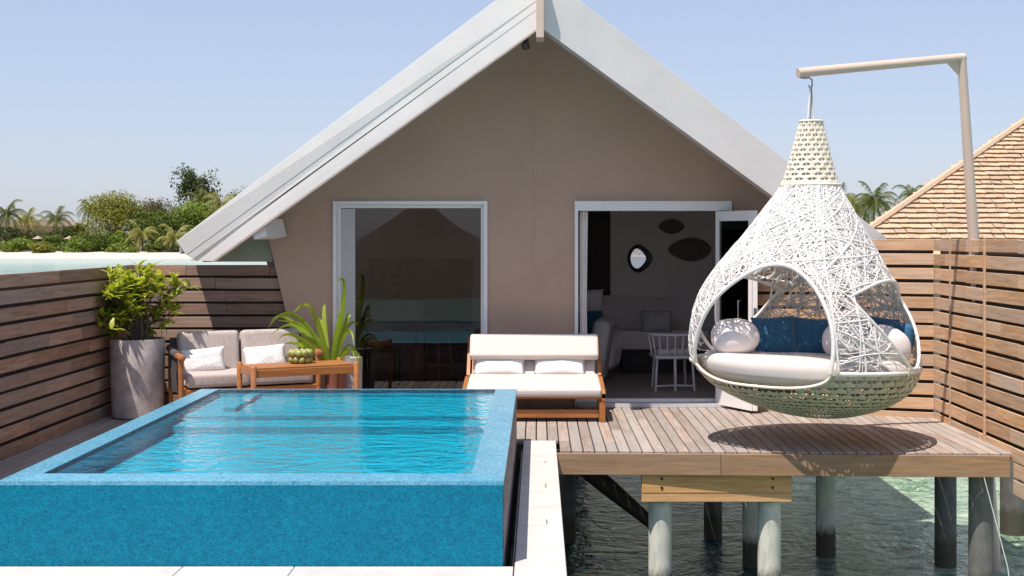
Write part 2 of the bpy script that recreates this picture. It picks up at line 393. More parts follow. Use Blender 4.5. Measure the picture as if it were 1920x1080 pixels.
def cushion_mesh(w, h, t, n=14, soft=2.6, pinch=.06, seed=0):
    """square scatter cushion standing in x,z, thickness y"""
    mb = MB(); rows = []
    for side in (-1, 1):
        for i in range(n+1):
            for j in range(n+1):
                u = -1+2*i/n; v = -1+2*j/n
                k = (1-abs(u)**soft)*(1-abs(v)**soft)
                px = 1-pinch*(1-abs(v)**2)*abs(u)**2; pz = 1-pinch*(1-abs(u)**2)*abs(v)**2
                wr = noise.noise(Vector((u*2+seed, v*2, side+seed)))*.12*t
                mb.v.append((u*w/2*px, side*(t/2*max(k, 0)**.5+wr*max(k, 0)), v*h/2*pz))
    q = (n+1)*(n+1)
    for s_ in (0, 1):
        for i in range(n):
            for j in range(n):
                a = s_*q+i*(n+1)+j; mb.f.append((a, a+n+1, a+n+2, a+1) if s_ == 0 else (a, a+1, a+n+2, a+n+1))
    me = mb.mesh('cushion', smooth=180)
    bm = bmesh.new(); bm.from_mesh(me); bmesh.ops.remove_doubles(bm, verts=bm.verts, dist=.0008); bmesh.ops.recalc_face_normals(bm, faces=bm.faces); bm.to_mesh(me); bm.free()
    for p in me.polygons: p.use_smooth = True
    return me

# ------------------------------------------------------------------ water, land
WZ = -1.4
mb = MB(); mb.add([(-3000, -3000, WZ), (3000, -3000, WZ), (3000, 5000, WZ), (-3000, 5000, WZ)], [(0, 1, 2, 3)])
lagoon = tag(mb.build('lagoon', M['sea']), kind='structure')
if lagoon.data.polygons[0].normal.z < 0: lagoon.data.flip_normals()
def island(name, pts_front, depth, rise, y0):
    """sandy shore: front line pts (x,y) then rising back"""
    mb = MB(); n = len(pts_front)
    prof = [(0, -.35), (3, .12), (9, .55), (18, .9), (depth, rise)]
    for dy, dz in prof:
        for (x, y) in pts_front: mb.v.append((x, y+dy, WZ+dz+ (noise.noise(Vector((x*.05, dy*.1, 3)))*.35 if dy > 2 else 0)))
    for i in range(len(prof)-1):
        for j in range(n-1): a = i*n+j; mb.f.append((a, a+1, a+n+1, a+n))
    return tag(mb.build(name, M['sand'], smooth=180), kind='structure')
shore = [(x, 189+6*noise.noise(Vector((x*.03, 1, 0)))+ (x+80)*.03) for x in range(-260, 270, 6)]
island('beach', shore, 160, 1.6, 200)

# ------------------------------------------------------------------ deck
FX = lambda x: 11.46-.035*(x-.15)
PX0, PX1, PY0, PY1 = -3.15, -.21, 7.45, 11.96       # pool outline
mb = MB()
for x in (-4.4, -3.5, -2.6, -1.6, -.7): mb.box((x, 13.3, -.115), (.06, 2.5, .15))
for y in (11.75, 12.3, 12.9, 13.5, 14.1): mb.box((2.0, y, -.115), (4.2, .06, .15))
for y in (8, 9, 10, 11, 12): mb.box((-3.87, y, -.115), (1.35, .06, .15))
deck = tag(mb.build('deck', M['dark_timber']), kind='structure')
pw = .1055; x = -4.665
col_i = 0
while x < 4.14:
    cx = x+pw/2
    if cx < PX0-.03: y0 = 5.5
    elif cx < .17: y0 = PY1+.02 if cx < PX1+.02 else 12.035
    else: y0 = FX(cx)
    y1 = 14.44
    cuts = [y0]
    if cx > 3.62: cuts += [12.5]
    elif cx > -.25:
        c1 = y0+random.choice((.3, .55, .9, 1.25, 1.6, 2.0, 2.4))
        if c1 < y1-.3: cuts.append(c1)
        if random.random() < .35 and c1+1.1 < y1-.3: cuts.append(c1+1.1)
    elif cx < PX0: cuts += [8.2+random.random(), 11.+random.random()]
    cuts.append(y1)
    for a, b in zip(cuts[:-1], cuts[1:]):
        o = board('plank', (cx, a+.003, -.0175+random.uniform(-.0012, .0012)), (cx, b-.003, -.0175), pw-.011+random.uniform(-.001, .001), .035, M['deck'], deck, 'h')
    x += pw
# fascia boards and pale beam at the deck edge
for a, b in ((.165, 1.62), (1.624, 4.16)):
    o = board('fascia_board', (a, FX(a)-.018, -.112), (b, FX(b)-.018, -.112), .19, .03, M['fascia'], deck, 'v')
rx = MB().box((4.148, 12.5, -.112), (.03, 2.0, .19)).build('fascia_board', M['fascia']); keep(rx, deck)

def pile(x, y, r, z0, z1, mat, label):
    mb = MB(); mb.lathe([(r, z0), (r*1.01, (z0+z1)/2), (r, z1)], n=28)
    o = mb.build('pile', mat, smooth=60, loc=(x, y, 0)); return tag(o, label, 'pile', None)
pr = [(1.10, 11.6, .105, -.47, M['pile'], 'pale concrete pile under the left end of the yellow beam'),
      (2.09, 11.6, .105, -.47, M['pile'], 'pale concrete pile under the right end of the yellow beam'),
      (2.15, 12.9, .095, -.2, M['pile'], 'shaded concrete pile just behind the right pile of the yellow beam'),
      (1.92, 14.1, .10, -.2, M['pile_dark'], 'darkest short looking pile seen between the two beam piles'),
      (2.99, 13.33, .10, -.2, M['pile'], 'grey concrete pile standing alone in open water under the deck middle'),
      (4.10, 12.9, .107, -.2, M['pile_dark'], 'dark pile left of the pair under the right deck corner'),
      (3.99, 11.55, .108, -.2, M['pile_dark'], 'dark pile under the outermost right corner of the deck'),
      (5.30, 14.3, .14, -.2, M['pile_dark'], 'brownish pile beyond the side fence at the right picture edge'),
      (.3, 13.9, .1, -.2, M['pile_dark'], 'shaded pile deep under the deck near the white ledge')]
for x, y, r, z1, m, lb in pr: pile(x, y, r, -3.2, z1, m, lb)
tag(MB().box((-2.0, 19.2, -.85), (5.4, .12, 1.6)).build('reflection_darkener', M['pile_dark']), 'unseen dark wall added under the villa to darken the water reflections', 'wall')  # added out of sight so the water at left reflects dark
bt = thing('timber_beam', (1.59, 11.47, -.325), 'pale yellow pine beam bolted under the deck fascia on two piles', 'beam')
keep(board('beam_board', (.92, 11.475, -.29), (2.26, 11.475, -.29), .165, .09, M['newwood'], None, 'v'), bt)
keep(board('beam_board', (.92, 11.477, -.414), (2.26, 11.477, -.414), .078, .086, M['newwood'], None, 'v'), bt)
for bx in (1.10, 2.09):
    for dz in (-.245, -.325):
        mb = MB(); mb.tube([(bx, 11.435, dz), (bx, 11.424, dz)], .013, 10); keep(mb.build('bolt', M['black']), bt)
mb = MB(); mb.tube([(.22, 13.7, -.34), (.72, 13.55, -.72), (1.20, 13.4, -1.10)], [.10, .095, .06], 10)
tag(mb.build('brace_timber', M['dark_timber'], smooth=60), 'dark slanting timber brace going down into the shaded water', 'brace')
mb = MB(); mb.tube([(3.93, 11.30, -.2), (4.14, 11.3, -1.0), (4.2, 11.3, -1.45)], .004, 5)
tag(mb.build('mooring_line', M['white'], smooth=60), 'thin pale line hanging in front of the corner pile into the water', 'line')

# ------------------------------------------------------------------ white ledge round the pool
ledge = tag(MB().box((-2.6, 6.2, -.26), (5.5, 2.3, .4)).build('terrace', M['pile']), kind='structure')
xs = [-6.2, -4.6, -3.15, -2.07, -1.42, -.145]
for a, b in zip(xs[:-1], xs[1:]):
    for (c, d) in ((5.1, 6.55), (6.554, PY0-.004)):
        keep(MB().box(((a+b)/2, (c+d)/2, -.03), (b-a-.005, d-c-.004, .06)).build('paving_slab', M['stone'], bevel=.003), ledge)
ys = [5.1, 7.35, 8.55, 9.9, 11.1, 12.03]
for a, b in zip(ys[:-1], ys[1:]):
    keep(MB().box((.01, (a+b)/2, -.03), (.30, b-a-.0025, .06)).build('paving_slab', M['stone'], bevel=.003), ledge)
keep(MB().box((.075, 9.58, -.28), (.16, 4.9, .436)).build('ledge_wall', M['pile']), ledge)
keep(MB().box((-.07, 9.58, -.46), (.12, 4.9, .06)).build('gutter_floor', M['dark_in']), ledge)
keep(MB().box((-.155, 9.7, -.25), (.01, 4.5, .34)).build('gutter_lining', M['roof']), ledge)
for (y_, w_) in ((10.9, .09), (9.85, .16), (8.6, .14)):
    keep(MB().box((.055, y_, .0012), (.006, w_, .002)).build('slot_drain', M['black']), ledge)

# ------------------------------------------------------------------ pool
PZ = .50; T = .19
pool = thing('plunge_pool', ((PX0+PX1)/2, (PY0+PY1)/2, 0), 'raised blue mosaic plunge pool filled to the brim on the deck', 'swimming pool')
ix0, ix1, iy0, iy1 = PX0+T, PX1-T, PY0+T, PY1-T*.6
keep(MB().box(((PX0+PX1)/2, PY0+.021, (PZ-.03-.45)/2), (PX1-PX0, .04, PZ-.032+.45)).build('front_panel', M['mosaic']), pool)
keep(MB().box((PX1-.0, (PY0+PY1)/2+.02, PZ/2-.24), (.010, PY1-PY0-.04, PZ+.42)).build('side_panel', M['slate']), pool)
keep(MB().box((PX0+.006, (PY0+PY1)/2+.02, PZ/2-.03), (.012, PY1-PY0-.044, PZ+.04)).build('side_panel', M['slate']), pool)
keep(MB().box(((PX0+PX1)/2, PY1-.006, PZ/2-.03), (PX1-PX0-.03, .012, PZ+.04)).build('back_panel', M['slate']), pool)
mb = MB()          # rim band, four mitred pieces with a slight fall
o_ = [(PX0, PY0), (PX1+.006, PY0), (PX1+.006, PY1), (PX0, PY1)]; i_ = [(ix0, iy0), (ix1, iy0), (ix1, iy1), (ix0, iy1)]
for k in range(4):
    a, b, c, d = o_[k], o_[(k+1) % 4], i_[(k+1) % 4], i_[k]
    zt = (PZ-.006, PZ-.006, PZ+.004, PZ+.004)
    mb.add([(a[0], a[1], zt[0]), (b[0], b[1], zt[1]), (c[0], c[1], zt[2]), (d[0], d[1], zt[3]), (a[0], a[1], PZ-.03), (b[0], b[1], PZ-.03), (c[0], c[1], PZ-.03), (d[0], d[1], PZ-.03)],
           [(0, 1, 2, 3), (7, 6, 5, 4), (0, 4, 5, 1), (2, 6, 7, 3)])
keep(mb.build('rim', M['rim']), pool)
FZ = PZ-.165
mb = MB()          # basin seen through the water: walls, shelf, step, floor as one open shell
S1, S2, Z1, Z2 = iy1-1.25, iy1-1.6, PZ-.07, PZ-.105
prof = [(iy0, PZ-.002), (iy0, FZ), (S2, FZ), (S2, Z2), (S1, Z2), (S1, Z1), (iy1, Z1), (iy1, PZ-.002)]
for i in range(len(prof)-1):
    (y0, z0), (y1, z1) = prof[i], prof[i+1]
    mb.add([(ix0, y0, z0), (ix1, y0, z0), (ix1, y1, z1), (ix0, y1, z1)], [(0, 1, 2, 3)])
for xx in (ix0, ix1):
    mb.add([(xx, y, z) for y, z in prof], [tuple(range(8))])
basin = keep(mb.build('basin', M['basin']), pool)
mb = MB(); mb.box((ix0+.34, iy1-.5, Z1+.02), (.1, 1.0, .04)); divider = keep(mb.build('bench_divider', M['basin']), pool)
mb = MB(); nx, ny = 4, 4
mb.add([(ix0, iy0, PZ), (ix1, iy0, PZ), (ix1, iy1, PZ), (ix0, iy1, PZ)], [(0, 1, 2, 3)])
pwt = tag(mb.build('pool_water', M['pool_water']), kind='structure')
if pwt.data.polygons[0].normal.z < 0: pwt.data.flip_normals()

# ------------------------------------------------------------------ fences
def fence(name, pts, z0, rows, pitch, bh, mat, label, thick=.022, seglen=(.7, 1.9), side=1, back=True, extra=None, posts=1.35, joints=None, post_mat=None):
    """run of horizontal boards along the polyline pts; side=+1 puts posts left of travel"""
    root = thing(name, (*pts[0], 0), label, 'fence')
    for k in range(len(pts)-1):
        a = Vector((*pts[k], 0)); b = Vector((*pts[k+1], 0)); d = (b-a); Ln = d.length; d.normalize(); nrm = Vector((-d.y, d.x, 0))*side
        for r_ in range(rows):
            z = z0+pitch*r_+bh/2; s = 0; first = True
            while s < Ln-.02:
                if joints: nxt = min([q for q in joints if q > s+.05]+[Ln])
                else:
                    nxt = s+random.uniform(*seglen)*(random.random() if first else 1)
                    if first: nxt = max(nxt, .35)
                    if Ln-nxt < .35: nxt = Ln
                first = False
                jz = random.uniform(-.003, .003)
                board('board', a+d*(s+.002)+Vector((0, 0, z+jz))+nrm*random.uniform(-.003, .001), a+d*(nxt-.002)+Vector((0, 0, z+jz+random.uniform(-.002, .002))), bh, thick, mat, root, 'v')
                s = nxt
        if back:
            for r_ in range(rows-1):
                z = z0+pitch*r_+bh+(pitch-bh)/2
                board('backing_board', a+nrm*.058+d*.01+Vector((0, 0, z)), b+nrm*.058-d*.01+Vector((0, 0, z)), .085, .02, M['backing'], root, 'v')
        m_ = max(1, round(Ln/posts))
        for i in range(m_+1):
            p = a+d*min(max(Ln*i/m_, .06), Ln-.06)+nrm*.11
            zt = z0+pitch*rows-.07
            keep(MB().box((p.x, p.y, (zt+z0)/2-.1), (.07, .07, zt-z0+.2)).build('post', post_mat or M['fence_left']), root)
    return root
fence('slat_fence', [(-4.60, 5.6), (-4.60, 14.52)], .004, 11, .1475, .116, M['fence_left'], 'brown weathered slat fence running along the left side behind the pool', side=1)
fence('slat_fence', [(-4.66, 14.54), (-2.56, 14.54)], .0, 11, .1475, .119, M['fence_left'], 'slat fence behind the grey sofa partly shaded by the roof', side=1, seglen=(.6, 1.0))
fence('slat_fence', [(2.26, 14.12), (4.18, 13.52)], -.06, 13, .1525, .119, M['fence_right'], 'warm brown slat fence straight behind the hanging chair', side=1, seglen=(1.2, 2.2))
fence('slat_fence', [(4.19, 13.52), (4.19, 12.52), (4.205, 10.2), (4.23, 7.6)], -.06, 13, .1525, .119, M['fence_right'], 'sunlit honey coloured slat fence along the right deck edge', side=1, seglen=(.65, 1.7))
for y_ in (12.5, 12.1):   # battens on its face
    pass
sf = [o for o in COL.objects if o.name.startswith('slat_fence')][-1]
for (yy, w_) in ((11.98, .035), (12.98, .012)):
    keep(MB().box((4.178-.006, yy, .92), (.018, w_, 1.96)).build('cover_batten', M['fence_right'], bevel=.002), sf)
# lower apron boards of the right fence that drop past the deck edge
for i in range(2):
    board('board', (4.2, 11.30, -.14-.1525*i), (4.225, 8.0, -.14-.1525*i), .128, .022, M['fence_right'], sf, 'v')

# ------------------------------------------------------------------ the villa
WY = 14.46
villa = thing('villa', (0, WY, 0), 'taupe overwater villa with a steep white edged gable', 'house')
# front wall: polygons in x,z round the two openings
WT = .16
def gz(x): return 4.50-.70*abs(x)          # underside of the roof at the wall
mb = MB()
wl_, wr_ = (-2.315, -.584), (.412, 2.17)
HZ = 2.312
mb.prism([(-2.593, -.05), (wl_[0], -.05), (wl_[0], HZ), (-3.14, HZ-.02), (-3.09, 2.06)], 'y', WY, WY+WT)
mb.prism([(wl_[1], -.05), (wr_[0], -.05), (wr_[0], HZ), (wl_[1], HZ)], 'y', WY, WY+WT)
mb.prism([(wr_[1], -.05), (2.24, -.05), (2.33, 1.3), (2.62, 2.06), (2.80, HZ), (wr_[1], HZ)], 'y', WY, WY+WT)
mb.prism([(-3.14, HZ-.02), (wl_[0], HZ), (wl_[1], HZ), (wr_[0], HZ), (wr_[1], HZ), (2.80, HZ), (3.1, gz(3.1)), (0, gz(0)), (-3.14, gz(3.14))], 'y', WY, WY+WT)
keep(mb.build('front_wall', M['wall']), villa)
keep(MB().box((-.06, WY-.002, 3.0), (.012, .004, 2.9)).build('wall_joint', M['wall']), villa)
# side and rear walls
mb = MB()
def slab(mb, pts, t):
    P = [Vector(p) for p in pts]; n = (P[1]-P[0]).cross(P[2]-P[0]).normalized()*t
    k = len(P); mb.add(P+[p+n for p in P], [tuple(range(k)), tuple(range(2*k-1, k-1, -1))]+[(i, i+k, (i+1) % k+k, (i+1) % k) for i in range(k)])
slab(mb, [(-2.59, WY+WT, -.05), (-3.08, WY+WT, 2.03), (-3.08, 19.2, 2.03), (-2.59, 19.2, -.05)], .12)
slab(mb, [(2.78, 15.0, -.05), (2.78, 19.2, -.05), (2.9, 19.2, 2.2), (2.9, 15.0, 2.2)], .12)
mb.box((0, 19.3, 1.1), (5.9, .15, 2.4))
keep(mb.build('side_walls', M['wall']), villa)
# interior
keep(MB().box((0, 16.85, -.06), (5.1, 4.75, .2)).build('interior_floor', M['in_floor']), villa)
mb = MB(); mb.box((.0, 18.45, 1.25), (5.6, .06, 2.6)); mb.box((1.3, 18.38, 1.05), (3.0, .08, .03)); mb.box((.35, 16.9, 1.25), (.08, 2.9, 2.4)) if 0 else None
mb.box((2.62, 16.8, 1.25), (.08, 4.0, 2.4))
keep(mb.build('interior_wall', M['in_wall']), villa)
keep(MB().box((0, 16.6, 2.60), (5.5, 4.1, .06)).build('ceiling', M['in_wall']), villa)
keep(MB().box((.86, 18.39, 1.75), (.34, .03, 1.35)).build('dark_panel', M['dark_in'], ), villa)
keep(MB().box((-1.7, 18.39, .85), (1.5, .05, 1.5)).build('dark_panel', M['dark_in']), villa)
for k in range(4):
    keep(MB().box((1.47+.085*k, 18.40, .80), (.07, .02, .07)).build('socket', M['in_white']), villa)
# roof
AP = Vector((0, 13.0, 0))
def PT(px, py, Y): return Vector(((px-1010)*Y/2400, Y, H-(py-443)*Y/2400))
def roofY(px): return 13.0+.95*min(1, abs(px-1010)/650)
def line(px, a, b): return a[1]+(b[1]-a[1])*(px-a[0])/(b[0]-a[0])
def barge_strip(name, pxs, top, bot, t, off, mat=None):
    """front board following two straight edges; pxs are stations along it"""
    F = []; 
    for px, (ta, tb), (ba, bb) in [(p, top, bot) for p in pxs]:
        Y = roofY(px)-off
        F.append((PT(px, line(px, ta, tb), Y), PT(px, line(px, ba, bb), Y)))
    mb = MB(); k = len(F)
    for a, b in F: mb.v += [tuple(a), tuple(b), tuple(a+Vector((0, t, 0))), tuple(b+Vector((0, t, 0)))]
    for i in range(k-1):
        p, q = 4*i, 4*i+4
        mb.f += [(p, q, q+1, p+1), (p+2, p+3, q+3, q+2), (p, p+2, q+2, q), (p+1, q+1, q+3, p+3)]
    mb.f += [(0, 1, 3, 2), (4*k-4, 4*k-2, 4*k-1, 4*k-3)]
    return keep(mb.build(name, mat or M['barge']), villa)
def edge(a, b): return (a, b)
Lo = ((331, 452), (1005, -57)); L1 = ((349, 478), (1005, 2)); L2 = ((366, 490), (1005, 19)); Li = ((397, 490), (1005, 55))
Ro = ((1014, -55), (1655, 441)); Ri = ((1014, 51), (1600, 481))
def barge_poly(name, P4, t, off, mat=None):
    """P4: four image-plane corners (lower outer, upper outer, upper inner, lower inner) carried to their depth"""
    vs = [PT(px, py, roofY(px)-off) for px, py in P4]; k = len(vs)
    mb = MB(); mb.add(vs+[v+Vector((0, t, 0)) for v in vs], [tuple(range(k)), tuple(range(2*k-1, k-1, -1))]+[(i, i+k, (i+1) % k+k, (i+1) % k) for i in range(k)])
    return keep(mb.build(name, mat or M['barge'], bevel=.002), villa)
barge_poly('barge_board', [(331, 452), (1008, -59), (1008, 0), (349, 478)], .06, .006)
barge_poly('barge_board', [(348, 476), (1008, -3), (1008, 17), (357, 489), (367, 489)], .06, .003)
barge_poly('barge_board', [(366, 488), (1008, 16), (1008, 53), (397, 490)], .06, .0)
barge_poly('barge_board', [(1012, -57), (1656, 441), (1604, 481), (1012, 50)], .06, .03)
# thin lip under each barge
barge_poly('edge_trim', [(397, 490), (1008, 53), (1008, 57), (404, 490)], .10, .005, M['soffit'])
barge_poly('edge_trim', [(1012, 50), (1604, 481), (1604, 486), (1012, 55)], .10, .005, M['soffit'])
# roof slopes
def rz_(x, up=0): return 4.60-.708*abs(x)+up
for sgn in (-1, 1):
    e = 3.93 if sgn < 0 else 3.80
    xs_ = [0, sgn*e]
    mb = MB(); Yf = lambda x: 13.06+.95*min(1, abs(x)/3.75)
    a = [(0, Yf(0), rz_(0)), (sgn*e, Yf(e), rz_(e)), (sgn*e, 19.8, rz_(e)), (0, 19.8, rz_(0))]
    mb.add(a+[(x_, y_, z_-.09) for x_, y_, z_ in a], [(0, 1, 2, 3), (7, 6, 5, 4), (0, 4, 5, 1), (1, 5, 6, 2), (2, 6, 7, 3), (3, 7, 4, 0)])
    keep(mb.build('roof', M['roof']), villa)
# rear gable closes the attic
keep(MB().prism([(-3.0, 2.2), (3.0, 2.2), (3.0, rz_(3)-.12), (0, rz_(0)-.12), (-3.0, rz_(3)-.12)], 'y', 19.25, 19.37).build('rear_gable', M['wall']), villa)
# ridge beam end, purlin end, soffit panel, spot lamp
keep(MB().box((.014, 12.96, 4.27), (.078, .30, .72)).build('ridge_beam', M['crane'], bevel=.004), villa)
keep(MB().box((-2.98, 14.12, 2.0), (.15, .60, .20), Euler((0, R(-14), R(-10))).to_matrix()).build('purlin_end', M['white'], bevel=.004), villa)
keep(MB().prism([(-3.70, 1.63), (-3.02, 1.63), (-3.1, 2.05)], 'y', 14.56, 14.59).build('soffit_panel', M['glass_green']), villa)
keep(MB().prism([(-3.79, 1.63), (-3.70, 1.63), (-3.08, 2.08), (-3.10, 2.14)], 'y', 14.40, 14.55).build('soffit_edge', M['soffit']), villa)
lamp = thing('spotlight', (-.115, 13.10, 3.985), 'small dark bronze spotlight tucked under the gable apex', 'lamp')
mb = MB(); mb.tube([(0, 0, .02), (-.01, 0, -.07)], .022, 12); mb.tube([(.02, .0, .02), (.075, 0, .03)], .015, 8)
mb.build('body', M['black'], lamp, smooth=50)
mb = MB(); mb.lathe([(.024, -.06), (.040, -.10), (.044, -.135), (.034, -.155), (.0, -.16)], (-.016, 0), 18); mb.build('lamp_head', M['black'], lamp, smooth=50)

# window
def frame(mb, x0, x1, z0, z1, w, y0, y1, wt=None, wb=None):
    wt = wt or w; wb = w if wb is None else wb; ym = (y0+y1)/2; d = y1-y0
    mb.box((x0+w/2, ym, (z0+z1)/2), (w, d, z1-z0)); mb.box((x1-w/2, ym, (z0+z1)/2), (w, d, z1-z0))
    mb.box(((x0+x1)/2, ym, z1-wt/2), (x1-x0-2*w, d, wt))
    if wb: mb.box(((x0+x1)/2, ym, z0+wb/2), (x1-x0-2*w, d, wb))
win = thing('window', (-1.45, WY, 0)); keep(win, villa)
def keep2(o, grand):
    o.parent = grand; o.matrix_parent_inverse = Matrix.Translation(-Vector((-1.45, WY, 0))); return o
mb = MB(); frame(mb, -2.322, -.578, 0.0, 2.318, .042, WY-.03, WY+.10); keep2(mb.build('window_frame', M['white'], bevel=.003), win)
mb = MB(); frame(mb, -2.279, -.621, .043, 2.275, .035, WY+.045, WY+.11); keep2(mb.build('sash', M['white'], bevel=.003), win)
keep2(MB().box((-1.45, WY+.075, 1.16), (1.588, .008, 2.16)).build('pane', M['glass']), win)
keep2(MB().box((-2.163, WY+.058, 1.16), (.165, .012, 2.14)).build('frosted_panel', M['soffit_grey']), win)
# curtain behind the window (left) and inside the doorway
def curtain(x0, x1, y, z0, z1, parent, label=None, folds=5, amp=.03):
    mb = MB(); n = folds*8
    for j, z in enumerate((z0, (z0+z1)/2, z1)):
        for i in range(n+1):
            u = i/n; k = (1.0, .85, 1.0)[j]
            mb.v.append((x0+(x1-x0)*u*k, y+amp*math.sin(u*folds*2*math.pi), z))
    for j in range(2):
        for i in range(n): a = j*(n+1)+i; mb.f.append((a, a+1, a+n+2, a+n+1))
    o = mb.build('curtain', M['curtain'], smooth=180); return keep(o, parent)
curtain(-2.25, -2.08, WY+.15, .08, 2.28, villa, folds=2)
curtain(.47, .56, WY+.10, .06, 2.2, villa, folds=2, amp=.02)
# door
door = thing('glass_door', (1.29, WY, 0)); keep(door, villa)
def keep3(o): o.parent = door; o.matrix_parent_inverse = Matrix.Translation(-Vector((1.29, WY, 0))); return o
mb = MB(); frame(mb, .405, 2.177, 0, 2.318, .04, WY-.05, WY+.13, wt=.11, wb=0); keep3(mb.build('door_frame', M['white'], bevel=.003))
keep3(MB().box((1.29, WY-.02, .022), (1.69, .20, .044)).build('sill', M['roof'], bevel=.003))
keep3(MB().box((1.29, WY+.06, .062), (1.69, .05, .035)).build('track', M['white'], bevel=.002))
def leafdoor(p, ang, w, z1=2.20, name='door_leaf'):
    mb = MB(); frame(mb, 0, w, .03, z1, .06, -.022, .022, wt=.11, wb=.20)
    rot = (0, 0, ang)
    o = mb.build(name, M['white'], bevel=.003); o.parent = door; o.location = Vector(p)-Vector((1.29, WY, 0)); o.rotation_euler = rot
    g = MB().box((w/2, 0, (z1+.23)/2-.03), (w-.118, .008, z1-.335)).build('door_pane', M['glass']); g.parent = door; g.location = o.location; g.rotation_euler = rot
    return o
leafdoor((2.01, WY-.03, 0), R(-62), .66)
leafdoor((2.345, WY-.62, 0), R(84), .60, name='door_leaf')
mb = MB(); mb.tube([(2.20, 13.95, 1.22), (2.165, 13.9, 1.22), (2.165, 13.9, 1.03), (2.20, 13.95, 1.03)], .009, 8); keep3(mb.build('door_handle', M['metal'], smooth=50))
for z_ in (1.10, 2.0): keep3(MB().box((2.335, 13.80, z_), (.03, .03, .09)).build('hinge', M['metal']))

# wall art inside
def blob_disc(name, c, w, h, mat, label, cat, top=0, rim=None, pts=None):
    n = 40; P = []
    for i in range(n):
        a = 2*math.pi*i/n; ca, sa = math.cos(a), math.sin(a)
        r = 1/((abs(ca)**1.7+abs(sa)**1.7)**(1/1.7)); P.append((w/2*ca*r, h/2*sa*r*(1+top*ca)))
    root = thing(name, c, label, cat)
    mb = MB(); vs = [(x, 0, z) for x, z in P]+[(x*.97, -.03, z*.97) for x, z in P]+[(x*.60-.03 if rim else x*.82, -.012 if rim else -.05, z*(.70 if rim else .80)) for x, z in P]
    mb.add(vs, [(i, (i+1) % n, (i+1) % n+n, i+n) for i in range(n)]+[(i+n, (i+1) % n+n, (i+1) % n+2*n, i+2*n) for i in range(n)]+([tuple(range(2*n, 3*n))] if not rim else []))
    mb.build('rim' if rim else 'woven_panel', mat, root, smooth=40)
    if rim: MB().add([(x*.60-.03, -.0135, z*.70) for x, z in P], [tuple(range(n))]).build('mirror_glass', rim, root)
    return root
blob_disc('wall_basket', (1.91, 18.40, 2.06), .37, .21, M['basket'], 'small dark oval woven basket high on the room wall', 'basket')
blob_disc('wall_basket', (2.17, 18.40, 1.73), .62, .34, M['basket'], 'large dark oval woven basket lower on the room wall', 'basket', .12)
mr = blob_disc('wall_mirror', (1.46, 18.40, 1.60), .37, .40, M['black'], 'pebble shaped mirror in a dark frame on the room wall', 'mirror', -.25, rim=M['mirror'])
# indoor chair with spindle back
ic = thing('indoor_chair', (1.64, 15.75, .04), 'pale wooden spindle back chair standing just inside the doorway', 'chair', R(5))
mb = MB(); mb.box((0, 0, .41), (.50, .46, .04)); mb.build('seat', M['in_white'], ic, bevel=.012, seg=2)
for sx, sy in ((-.24, -.2), (.24, -.2), (-.21, .2), (.21, .2)):
    MB().tube([(sx, sy, 0), (sx*.9, sy*.85, .40)], .016, 8).build('leg', M['in_white'], ic, smooth=50)
MB().tube([(0, -.22, 0), (0, -.2, .4)], .018, 8).build('leg', M['in_white'], ic, smooth=50)
MB().tube([(-.235, -.2, .06), (0, -.22, .07), (.235, -.2, .06)], .012, 8).build('stretcher', M['in_white'], ic, smooth=50)
def bk(u, z): return (-.31*math.sin(u*1.35)*(1 if z > .5 else .84), -.25*math.cos(u*1.35)*(1 if z > .5 else .86)+.02, z)
MB().tube([bk(-1.15+2.3*i/16, .68) for i in range(17)], .017, 8).build('back_rail', M['in_white'], ic, smooth=50)
for i in range(9):
    u = -1.0+2.0*i/8; MB().tube([bk(u, .43), bk(u, .67)], .010, 6).build('spindle', M['in_white'], ic, smooth=50)
rbox('seat_cushion', (0, .02, .47), (.42, .38, .08), M['in_fab'], ic, .03)
ip = link('scatter_cushion', cushion_mesh(.42, .3, .12), M['in_fab'], None, (1.62, 17.6, .75), (R(-12), 0, 0)); tag(ip, 'dim grey cushion on the low bench behind the indoor chair', 'cushion')
ib = thing('low_bench', (1.72, 17.85, .04), 'low upholstered bench against the back wall of the room', 'bench')
rbox('seat', (0, 0, .45), (1.25, .55, .26), M['in_wall'], ib, .03); MB().box((0, 0, .16), (1.15, .45, .3)).build('base', M['dark_in'], ib)
bed = thing('bed', (.45, 17.0, .04), 'bed with rounded grey upholstered foot seen at the doorway left', 'bed')
mb = MB(); mb.box((0, 0, 0), (.22, .95, .80)); me = mb.mesh('footboard', smooth=60, bevel=.10, seg=5); link('footboard', me, M['in_fab'], bed, (.34, -.7, .44), (0, R(8), R(-8)))
mb = MB(); mb.box((0, 0, 0), (1.2, 1.5, .42)); me = mb.mesh('mattress', smooth=60, bevel=.17, seg=6); link('mattress', me, M['in_white'], bed, (-.05, .3, .34))
link('duvet', cushion_mesh(.62, .62, .42), M['in_white'], bed, (.42, .1, .36), (R(10), 0, R(60)))
tag(link('bed_pillow', cushion_mesh(.55, .36, .16), M['in_white'], None, (.62, 17.55, 1.02), (R(-10), 0, 0)), 'pale pillow standing at the head of the bed in shade', 'pillow')
tag(link('bed_pillow', cushion_mesh(.5, .34, .14), M['blue'], None, (.62, 17.35, .75), (R(-12), 0, 0)), 'dark blue pillow below the pale one on the bed', 'pillow')
